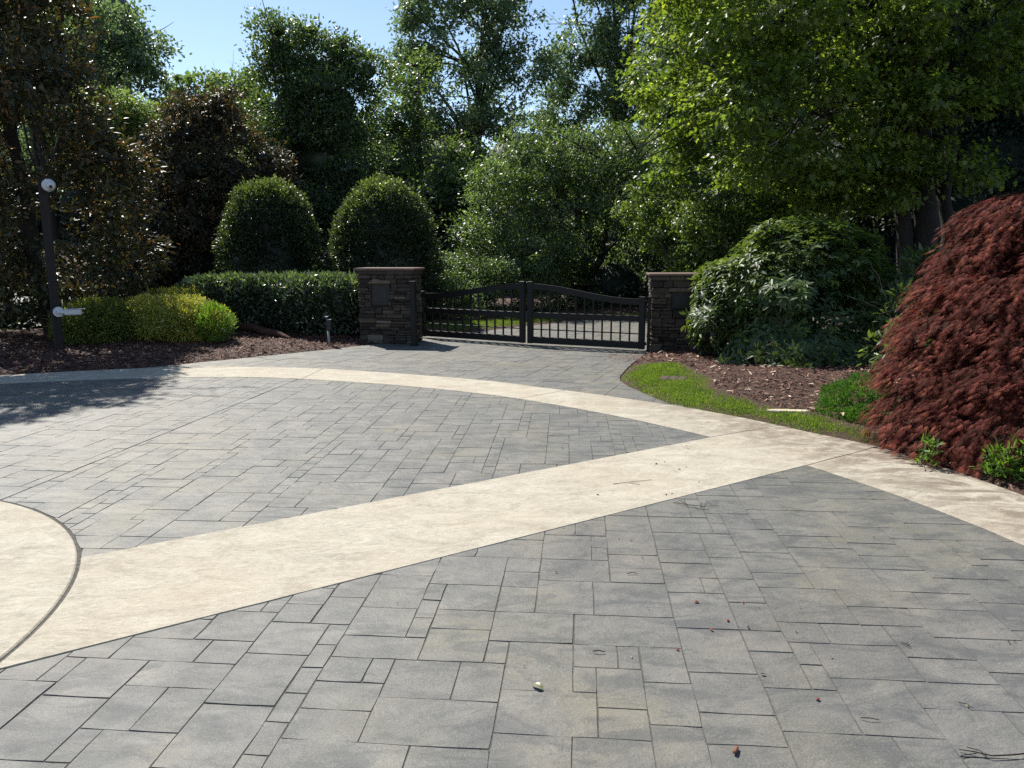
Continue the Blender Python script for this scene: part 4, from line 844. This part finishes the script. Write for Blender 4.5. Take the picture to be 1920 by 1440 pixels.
# ---------------------------------------------------------------- stone pillars
def pillar(px_r, base, w, dp, H, rz, label, niche, seed):
    """base: front-left corner (x, y); local x along the front face, local y backwards"""
    root = empty('stone_pillar', (base[0], base[1], 0), rz); tag(root, label, 'pillar', 'stone gate pillars'); r = random.Random(seed)
    b = MB(); b.box((.03, .03, -.1), (w - .03, dp - .03, H - .08)); b.build('core', M_MORTAR, root)
    z = .0; rows = []
    while z < H - .16:
        h = r.choice([.045, .055, .065, .08, .10, .13, .15]); 
        if z + h > H - .20: h = H - .125 - z
        rows.append((z, h)); z += h
    def put(face, a, bb, z0, h, t):
        g = .004; pr = r.uniform(.0, .034); m_ = MB(); j = lambda: r.uniform(-.009, .009)
        lo = (a + g, -pr, z0 + g); hi = (bb - g, .06, z0 + h - g)
        mb_ = MB(); mb_.box(lo, hi, bev=.012); vs = [(x + j(), y + (j() if y < .03 else 0), zz + j()) for x, y, zz in mb_.v]
        M = {0: Matrix.Identity(4), 1: Matrix.Translation((w, 0, 0)) @ Matrix.Rotation(math.pi / 2, 4, 'Z'), 2: Matrix.Translation((w, dp, 0)) @ Matrix.Rotation(math.pi, 4, 'Z'), 3: Matrix.Translation((0, dp, 0)) @ Matrix.Rotation(-math.pi / 2, 4, 'Z')}[face]
        m_.add([M @ Vector(v) for v in vs], mb_.f, t); m_.build('stone', M_STONE, root, tints=True)
    for face, W_ in ((0, w), (1, dp), (3, dp), (2, w)):
        for z0, h in rows:
            a = 0.0 if face in (0, 2) else .055; end = W_ if face in (0, 2) else W_ - .055
            while a < end - .02:
                L_ = r.uniform(.12, .34) if h < .12 else r.uniform(.10, .24); bb = min(end, a + L_)
                if end - bb < .08: bb = end
                segs = [(a, bb)]
                if face == 0 and niche and z0 + h > niche[2] and z0 < niche[3]:
                    segs = []
                    if a < niche[0]: segs.append((a, min(bb, niche[0])))
                    if bb > niche[1]: segs.append((max(a, niche[1]), bb))
                for s0, s1 in segs:
                    if s1 - s0 <= .03: continue
                    if h > .09 and r.random() < .45:
                        f_ = r.uniform(.35, .65) * h; put(face, s0, s1, z0, f_, min(1, max(0, r.gauss(.45, .28)))); put(face, s0, s1, z0 + f_, h - f_, min(1, max(0, r.gauss(.45, .28))))
                    else: put(face, s0, s1, z0, h, min(1, max(0, r.gauss(.45, .28))))
                a = bb
    if niche:
        x0, x1, z0, z1 = niche
        m_ = MB(); m_.box((x0 - .05, -.035, z1), (x1 + .04, .05, z1 + .065), bev=.01); m_.t = [.85] * len(m_.v); m_.build('lintel', M_STONE, root, tints=True)
        m_ = MB(); m_.box((x0 + .004, .025, z0 + .004), (x1 - .004, .04, z1 - .004), bev=.005); m_.box((x0 + .05, .018, z0 + .05), (x1 - .05, .0248, z1 - .05), bev=.002); m_.build('plaque', M_DGREY, root)
    # corbel course and cap
    m_ = MB(); x = -.025
    while x < w + .02:
        L_ = r.uniform(.22, .4); x1 = min(w + .025, x + L_)
        if w + .025 - x1 < .1: x1 = w + .025
        s_ = MB(); s_.box((x + .003, -.03, H - .12), (x1 - .003, dp + .03, H - .048), bev=.008); s_.t = [r.uniform(.2, .7)] * len(s_.v); s_.build('corbel_stone', M_STONE, root, tints=True); x = x1
    m_ = MB(); m_.box((-.06, -.06, H - .046), (w + .06, dp + .06, H), bev=.01)
    m_.v = [(x + r.uniform(-.005, .005), y + r.uniform(-.005, .005), z_) for x, y, z_ in m_.v]; m_.build('cap', M_CAP, root)
    return root
pl = gp(775, 645); pc = (pl.x, pl.y)
rzL = math.radians(-10); wL = 1.05
pillar(775, (pc[0] - wL * math.cos(rzL), pc[1] - wL * math.sin(rzL)), wL, .60, 1.41, rzL, 'left stone gate pillar at the end of the clipped hedge', (.25, .60, .72, 1.12), 3)
pr_ = gp(1219, 659)
pillar(1219, (pr_.x, pr_.y), 1.0, .62, 1.33, math.radians(-6), 'right stone gate pillar half hidden by the rhododendron', (.34, .70, .74, 1.02), 9)

# ---------------------------------------------------------------- gate
HL, CT, HR = gp(790, 632.5), gp(987, 646), gp(1208, 658)
def gate_leaf(a, b, name_label, mirror):
    """a: hinge foot, b: meeting foot"""
    d = Vector((b.x - a.x, b.y - a.y, 0)); Wd = d.length - .03; rz = math.atan2(d.y, d.x)
    root = empty('gate', (a.x, a.y, 0), rz); tag(root, name_label, 'gate', 'leaves of the black double gate')
    z0 = .03; hH, hM = .90, 1.13            # top rail height at hinge and meeting end
    def top(x):
        s = x / Wd; s = s * s * (3 - 2 * s); return hH + (hM - hH) * s - .035 * math.sin(math.pi * x / Wd) * (1 - x / Wd)
    t = .03; sw = .105
    for x0, h in ((0, top(0) + .035), (Wd - sw, top(Wd) + .035)):
        m_ = MB(); m_.box((x0, -t - .008, z0), (x0 + sw, t + .008, h), bev=.006); m_.build('stile', M_BLACK, root)
    m_ = MB(); n = 24; vs = []; fs = []
    for i in range(n + 1):
        x = sw + .001 + (Wd - 2 * sw - .002) * i / n; z = top(x)
        vs += [(x, -t, z - .105), (x, t, z - .105), (x, t, z), (x, -t, z)]
    for i in range(n):
        for k in range(4): fs.append((i * 4 + k, i * 4 + (k + 1) % 4, (i + 1) * 4 + (k + 1) % 4, (i + 1) * 4 + k))
    fs += [(3, 2, 1, 0), (n * 4, n * 4 + 1, n * 4 + 2, n * 4 + 3)]; m_.add(vs, fs); m_.build('top_rail', M_BLACK, root)
    for nm, za, zb, tt in (('middle_rail', .505, .605, t), ('bottom_rail', z0 + .005, .155, t), ('lower_rail', .283, .303, .014)):
        m_ = MB(); m_.box((sw + .001, -tt, za), (Wd - sw - .001, tt, zb), bev=.004); m_.build(nm, M_BLACK, root)
    nb = 11; pitch = (Wd - 2 * sw) / (nb + 1)
    for i in range(nb):
        x = sw + pitch * (i + 1)
        for za, zb in ((.1551, .2828), (.3032, .5048), (.6052, top(x) - .1052)):
            m_ = MB(); m_.box((x - .0125, -.0125, za), (x + .0125, .0125, zb)); m_.build('baluster', M_BLACK, root)
    m_ = MB(); m_.box((.02 - .05, -.02, .10), (-.002, .02, .15)); m_.box((-.03, -.02, .75), (-.002, .02, .80)); m_.build('hinge', M_BLACK, root)
    return root, Wd
gate_leaf(HL, CT, 'left leaf of the black gate, hinged at the left pillar', False)
r2, Wd2 = gate_leaf(HR, CT, 'right leaf of the black gate, hinged at the right pillar', True)
m_ = MB(); m_.box((Wd2, -.03, .42), (Wd2 + .028, .03, .62)); m_.build('latch', M_DGREY, r2)
def gatepost(p, w, h, label, rz=-.2):
    o = empty('gate_post', (p.x, p.y, 0), rz); tag(o, label, 'post'); m_ = MB(); m_.box((-w / 2, -w / 2, -.05), (w / 2, w / 2, h), bev=.005); m_.build('post', M_BLACK, o)
    m_ = MB(); m_.box((-w / 2 - .008, -w / 2 - .008, h + .0005), (w / 2 + .008, w / 2 + .008, h + .02), bev=.004); m_.build('post_cap', M_BLACK, o)
    m_ = MB(); m_.box((-w * .75, -w * .75, -.02), (w * .75, w * .75, .03), bev=.004); m_.build('base_plate', M_BLACK, o)
gatepost(gp(777, 648), .09, 1.16, 'black post standing against the front of the left stone pillar')
gatepost(gp(1215, 659.5), .05, .92, 'slim black hinge post beside the right stone pillar')
# pale pebbles at the foot of the right pillar
for (px, py, s) in ((1236, 656, .035), (1243, 658, .03), (1252, 650, .03)):
    g = gp(px, py); m_ = MB(); m_.ball((g.x, g.y, gz1(g.x, g.y) + .03), s, 9, 6, .65); m_.v = [(x + rnd.uniform(-.004, .004), y + rnd.uniform(-.004, .004), z) for x, y, z in m_.v]
    tag(m_.build('pebble', M_PALE, smooth=True), 'small pale pebble at the foot of the right pillar', 'pebble', 'pebbles by the right pillar')

# ---------------------------------------------------------------- camera post
PB = gp(113, 668); bz = gz1(PB.x, PB.y); htop = pt(88, 336, PB.y).z
root = empty('camera_post', (PB.x, PB.y, bz), math.radians(38)); tag(root, 'tall dark brown post carrying two white security cameras', 'post')
m_ = MB(); m_.box((-.062, -.062, -.1), (.062, .062, htop - bz), bev=.008); m_.build('shaft', M_POST, root)
m_ = MB(); m_.box((-.07, -.07, htop - bz + .0005), (.07, .07, htop - bz + .02), bev=.005); m_.build('post_cap', M_POST, root)
inv = Matrix.Translation((PB.x, PB.y, bz)) @ Matrix.Rotation(math.radians(38), 4, 'Z')
def world_part(mb, name, mat, parent, smooth=False):
    iv = inv.inverted(); mb.v = [tuple(iv @ Vector(v)) for v in mb.v]; return mb.build(name, mat, parent, smooth)
f = Vector((-PB.x, -PB.y, 0)).normalized(); s_ = Vector((-f.y, f.x, 0)); s_ = s_ if s_.x > 0 else -s_
c1 = pt(91, 347, PB.y - .13); m_ = MB(); m_.tube([c1 - f * .07, c1 - f * .02, c1 + f * .01], [.085, .10, .08], 18)
dm = world_part(m_, 'dome_camera', M_WHITE, root)
m_ = MB(); m_.ball(c1 + f * .03 + s_ * .03 - Vector((0, 0, .01)), .068, 16, 10); world_part(m_, 'camera_ball', M_WHITE, dm, True)
m_ = MB(); q0 = c1 + f * .088 + s_ * .028 - Vector((0, 0, .03)); m_.tube([q0, q0 + f * .018], [.026, .024], 12); world_part(m_, 'lens', M_DGREY, dm)
c2 = pt(110, 585, PB.y - .13); m_ = MB(); m_.tube([c2 - f * .03, c2 + f * .012], [.085, .08], 20); bc = world_part(m_, 'bullet_camera', M_WHITE, root)
m_ = MB(); m_.tube([c2 + f * .012, c2 + f * .07, c2 + f * .08 + s_ * .09], [.028, .03, .03], 10); world_part(m_, 'bracket', M_WHITE, bc)
ax_ = (s_ + Vector((0, 0, -.01))).normalized(); M = Matrix((ax_, f.cross(ax_).normalized().cross(ax_) * 1, Vector((0, 0, 1)))).transposed().to_4x4(); M = Matrix((ax_, Vector((-ax_.y, ax_.x, 0)), Vector((0, 0, 1)))).transposed().to_4x4(); M.translation = c2 + f * .08
m_ = MB(); m_.box((.075, -.05, -.052), (.33, .05, .042), M, bev=.018); world_part(m_, 'housing', M_WHITE, bc)
m_ = MB(); m_.box((.09, -.055, .0425), (.385, .055, .052), M, bev=.003); world_part(m_, 'sun_shield', M_WHITE, bc)

# low stake with a sensor box by the hedge
g = gp(618, 650); bz = gz1(g.x, g.y); root = empty('sensor_stake', (g.x, g.y, bz)); tag(root, 'short grey stake with a small dark box in front of the hedge', 'sensor')
m_ = MB(); m_.tube([(.0, 0, -.1), (-.012, 0, .26)], [.021, .021], 10); m_.build('stake', M_GREY, root, True)
m_ = MB(); m_.box((-.055, .025, -.05), (-.025, .05, .50), bev=.003); m_.build('bracket', M_DGREY, root)
m_ = MB(); m_.box((-.035, -.035, .26), (.05, .045, .45), bev=.006); m_.build('box', M_DGREY, root)
m_ = MB(); m_.box((-.028, -.03, .451), (.045, .04, .462), bev=.002); m_.build('box_lid', M_GREY, root)
m_ = MB(); m_.tube([(-.04, .037, .5005), (-.04, .037, .515)], [.034, .03], 12); m_.build('stake_cap', M_WHITE, root)

# weathered log in the left bed
a, b = gp(440, 634), gp(545, 645); a.z = gz1(a.x, a.y) + .12; b.z = gz1(b.x, b.y) + .04
m_ = MB(); ps = [a.lerp(b, i / 9) + Vector((0, rnd.uniform(-.03, .03), rnd.uniform(-.02, .02))) for i in range(10)]; m_.tube(ps, [.05, .085, .09, .085, .075, .08, .07, .06, .045, .02], 9)
tag(m_.build('log', simple('rotten_log_wood', (.085, .045, .035), .9, .2, var=.5, scale=14, bs=.8), smooth=False), 'weathered reddish log lying in the mulch before the hedge', 'log')
# pavers in the grass
g = gp(1262, 717); z = gz1(g.x, g.y); root = empty('paver_row', (g.x, g.y, z), math.radians(-24)); tag(root, 'three dark brown pavers sunk in the grass by the drive', 'pavers')
for i in range(3):
    m_ = MB(); m_.box((-.17 + i * .115, -.14, -.02), (-.062 + i * .115, .14, .022 + i * .003), bev=.006); m_.build('paver', M_BRICK, root)
g = gp(1478, 780); z = gz1(g.x, g.y); m_ = MB(); k = 12
ring_ = [(g.x + .24 * math.cos(w) * (1 + rnd.uniform(-.15, .15)) + .0, g.y + .06 * math.sin(w) * (1 + rnd.uniform(-.1, .1)) - .03 * math.cos(w)) for w in [2 * math.pi * i / k for i in range(k)]]
vs = [(x, y, z - .03) for x, y in ring_] + [(x, y, z + .008) for x, y in ring_] + [(g.x + (x - g.x) * .93, g.y + (y - g.y) * .9, z + .016) for x, y in ring_]
m_.add(vs, [(i, (i + 1) % k, k + (i + 1) % k, k + i) for i in range(k)] + [(k + i, k + (i + 1) % k, 2 * k + (i + 1) % k, 2 * k + i) for i in range(k)] + [tuple(range(2 * k, 3 * k))])
tag(m_.build('flat_stone', M_PALE), 'pale flat edging stone half sunk between grass and mulch', 'stone')

# ---------------------------------------------------------------- litter on the paving
M_LEAFG = simple('olive_leaf', (.17, .18, .07), .35, .6, var=.3, scale=30); M_TWIG = simple('dark_twig', (.035, .024, .022), .8, .2); M_RED = simple('red_bud_scale', (.20, .05, .03), .7, .3, var=.4, scale=60); M_WOOD = simple('brown_bark_piece', (.20, .09, .055), .8, .2, var=.4, scale=50); M_DRY = simple('dry_leaf', (.45, .36, .20), .6, .3, var=.3, scale=40)
def leaf_obj(g, L, W, rz, mat, label, tilt=.25, z=.006, name='fallen_leaf', group=None):
    T = []; n = 7
    for i in range(n + 1):
        s = i / n; w = math.sin(math.pi * s) ** .7 * W * .5; T.append((s * L - L / 2, w, math.sin(s * math.pi) * L * tilt))
    vs = []; fs = []
    for x, w, h in T: vs += [(x, -w, h + w * .6), (x, 0, h), (x, w, h + w * .6)]
    for i in range(n):
        for k in (0, 1): a_ = i * 3 + k; fs.append((a_, a_ + 1, a_ + 4, a_ + 3))
    m_ = MB(); m_.add(vs, fs); o = m_.build(name, mat, smooth=True); o.location = (g.x, g.y, z); o.rotation_euler = (0, 0, rz); return tag(o, label, 'leaf', group)
leaf_obj(gp(1008, 1291), .062, .026, math.radians(-42), M_LEAFG, 'olive green leaf lying alone on the near grey paving', .14, .004)
leaf_obj(gp(1577, 797), .10, .04, math.radians(80), M_DRY, 'pale upright dry leaf in the grass before the juniper', .2, gz1(3.3, 7.4) + .05)
leaf_obj(gp(1620, 790), .13, .035, math.radians(-15), M_LEAFG, 'long green leaf lying on the front of the juniper', .1, .14)
leaf_obj(gp(1822, 908), .07, .04, .2, M_DRY, 'pale dry leaf in the mulch below the leafy weed', .1, gz1(*gp(1822, 908)[:2]) + .02)
m_ = MB(); m_.box((-.022, -.007, 0), (.022, .007, .012), bev=.004); o = m_.build('bark_chip', M_WOOD); g = gp(1379, 1411); o.location = (g.x, g.y, .004); o.rotation_euler = (0, .1, math.radians(62)); tag(o, 'brown bark chip near the bottom edge of the paving', 'chip')
def twig(pts, r, label, branches=(), group=None):
    m_ = MB(); P = [gp(x, y) for x, y in pts]
    for i, p in enumerate(P): p.z = r + .005 + (.006 if 0 < i < len(P) - 1 else 0)
    m_.tube(P, [r * (1 - .5 * i / len(P)) for i in range(len(P))], 6)
    for bs in branches:
        B = [gp(x, y) for x, y in bs]
        for p in B: p.z = r + .006
        m_.tube(B, r * .55, 5)
    return tag(m_.build('twig', M_TWIG, smooth=True), label, 'twig', group)
twig([(1960, 1412), (1900, 1422), (1860, 1424), (1825, 1416), (1798, 1409)], .0028, 'dark forked twig in the bottom right corner', [[(1830, 1417), (1806, 1420), (1802, 1421)], [(1850, 1423), (1836, 1411), (1812, 1405)]])
twig([(1614, 1349), (1630, 1352), (1648, 1353)], .002, 'thin curved reddish twig on the right paving')
twig([(1797, 1320), (1812, 1326), (1824, 1331)], .002, 'straight dark twig between the right paving stones')
twig([(1690, 1208), (1700, 1213), (1708, 1216)], .0022, 'short dark crooked twig on the greenish paving', [[(1697, 1212), (1702, 1207)]])
twig([(1112, 1224), (1122, 1225), (1134, 1225)], .0028, 'short thick black twig left of the white fleck')
twig([(1176, 1078), (1186, 1077), (1195, 1078)], .0022, 'short black twig on the paving near the cream band')
twig([(1262, 944), (1290, 950), (1320, 953), (1345, 950)], .0026, 'dry sprig with fine branches beside the cream band', [[(1290, 950), (1276, 940), (1268, 943)], [(1318, 953), (1326, 942), (1332, 946)], [(1300, 951), (1310, 957), (1330, 958)], [(1312, 952), (1316, 944)]])
twig([(1150, 909), (1180, 907), (1222, 901)], .0022, 'thin twig lying on the cream band', [[(1180, 907), (1200, 911)]])
bits = [(1231, 871, 'd', .02), (1246, 868, 'd', .014), (1273, 881, 'd', .014), (1287, 877, 'd', .009), (1287, 837, 'd', .012), (1290, 843, 'd', .009), (1249, 929, 'd', .018), (1260, 927, 'd', .012), (1275, 881, 'd', .01), (1311, 905, 'd', .01), (1121, 929, 'd', .014), (1055, 841, 'd', .014), (951, 862, 'd', .01),
        (1043, 1074, 'd', .010), (1026, 1085, 'd', .006), (1183, 1014, 'r', .010), (1056, 990, 'r', .009), (1135, 992, 'r', .009), (1160, 1012, 'd', .009), (1305, 1130, 'r', .016), (1364, 1165, 'r', .014), (1333, 1182, 'r', .015), (1393, 1131, 'r', .013), (1270, 1220, 'r', .013), (1492, 1186, 'r', .013), (1184, 1233, 'w', .009),
        (1430, 1266, 'd', .012), (1533, 1313, 'r', .016), (1891, 1206, 'd', .009), (1901, 1204, 'd', .008), (1813, 1325, 'w', .010), (1423, 1142, 'd', .007), (745, 1133, 'd', .007), (1402, 1178, 'd', .012), (1558, 1233, 'd', .008), (1500, 1140, 'd', .007), (1204, 1047, 'd', .01), (1638, 1008, 'd', .008), (982, 1250, 'd', .006), (1215, 1142, 'd', .008), (1675, 1010, 'd', .007), (1557, 937, 'd', .008)]
for px, py, k, s in bits:
    g = gp(px, py); m_ = MB(); n = 6; rr = [rnd.uniform(.5, 1) * s for _ in range(n)]; st = rnd.uniform(.35, .8)
    vs = [(rr[i] * math.cos(i * 1.047), rr[i] * st * math.sin(i * 1.047), rnd.uniform(0, .004)) for i in range(n)] + [(0, 0, s * .45)]
    m_.add(vs, [(i, (i + 1) % n, n) for i in range(n)]); o = m_.build('debris_bit', {'d': M_TWIG, 'r': M_RED, 'w': M_DRY}[k]); o.location = (g.x, g.y, .005); o.rotation_euler = (0, 0, rnd.uniform(0, 6))
    lab = {'d': 'tiny dark crumb of plant debris on the paving', 'r': 'tiny red bud scale dropped on the grey paving', 'w': 'tiny pale seed fleck on the grey paving'}[k]
    tag(o, lab, 'debris', {'d': 'dark crumbs on the paving', 'r': 'red bud scales on the paving', 'w': 'pale flecks on the paving'}[k])
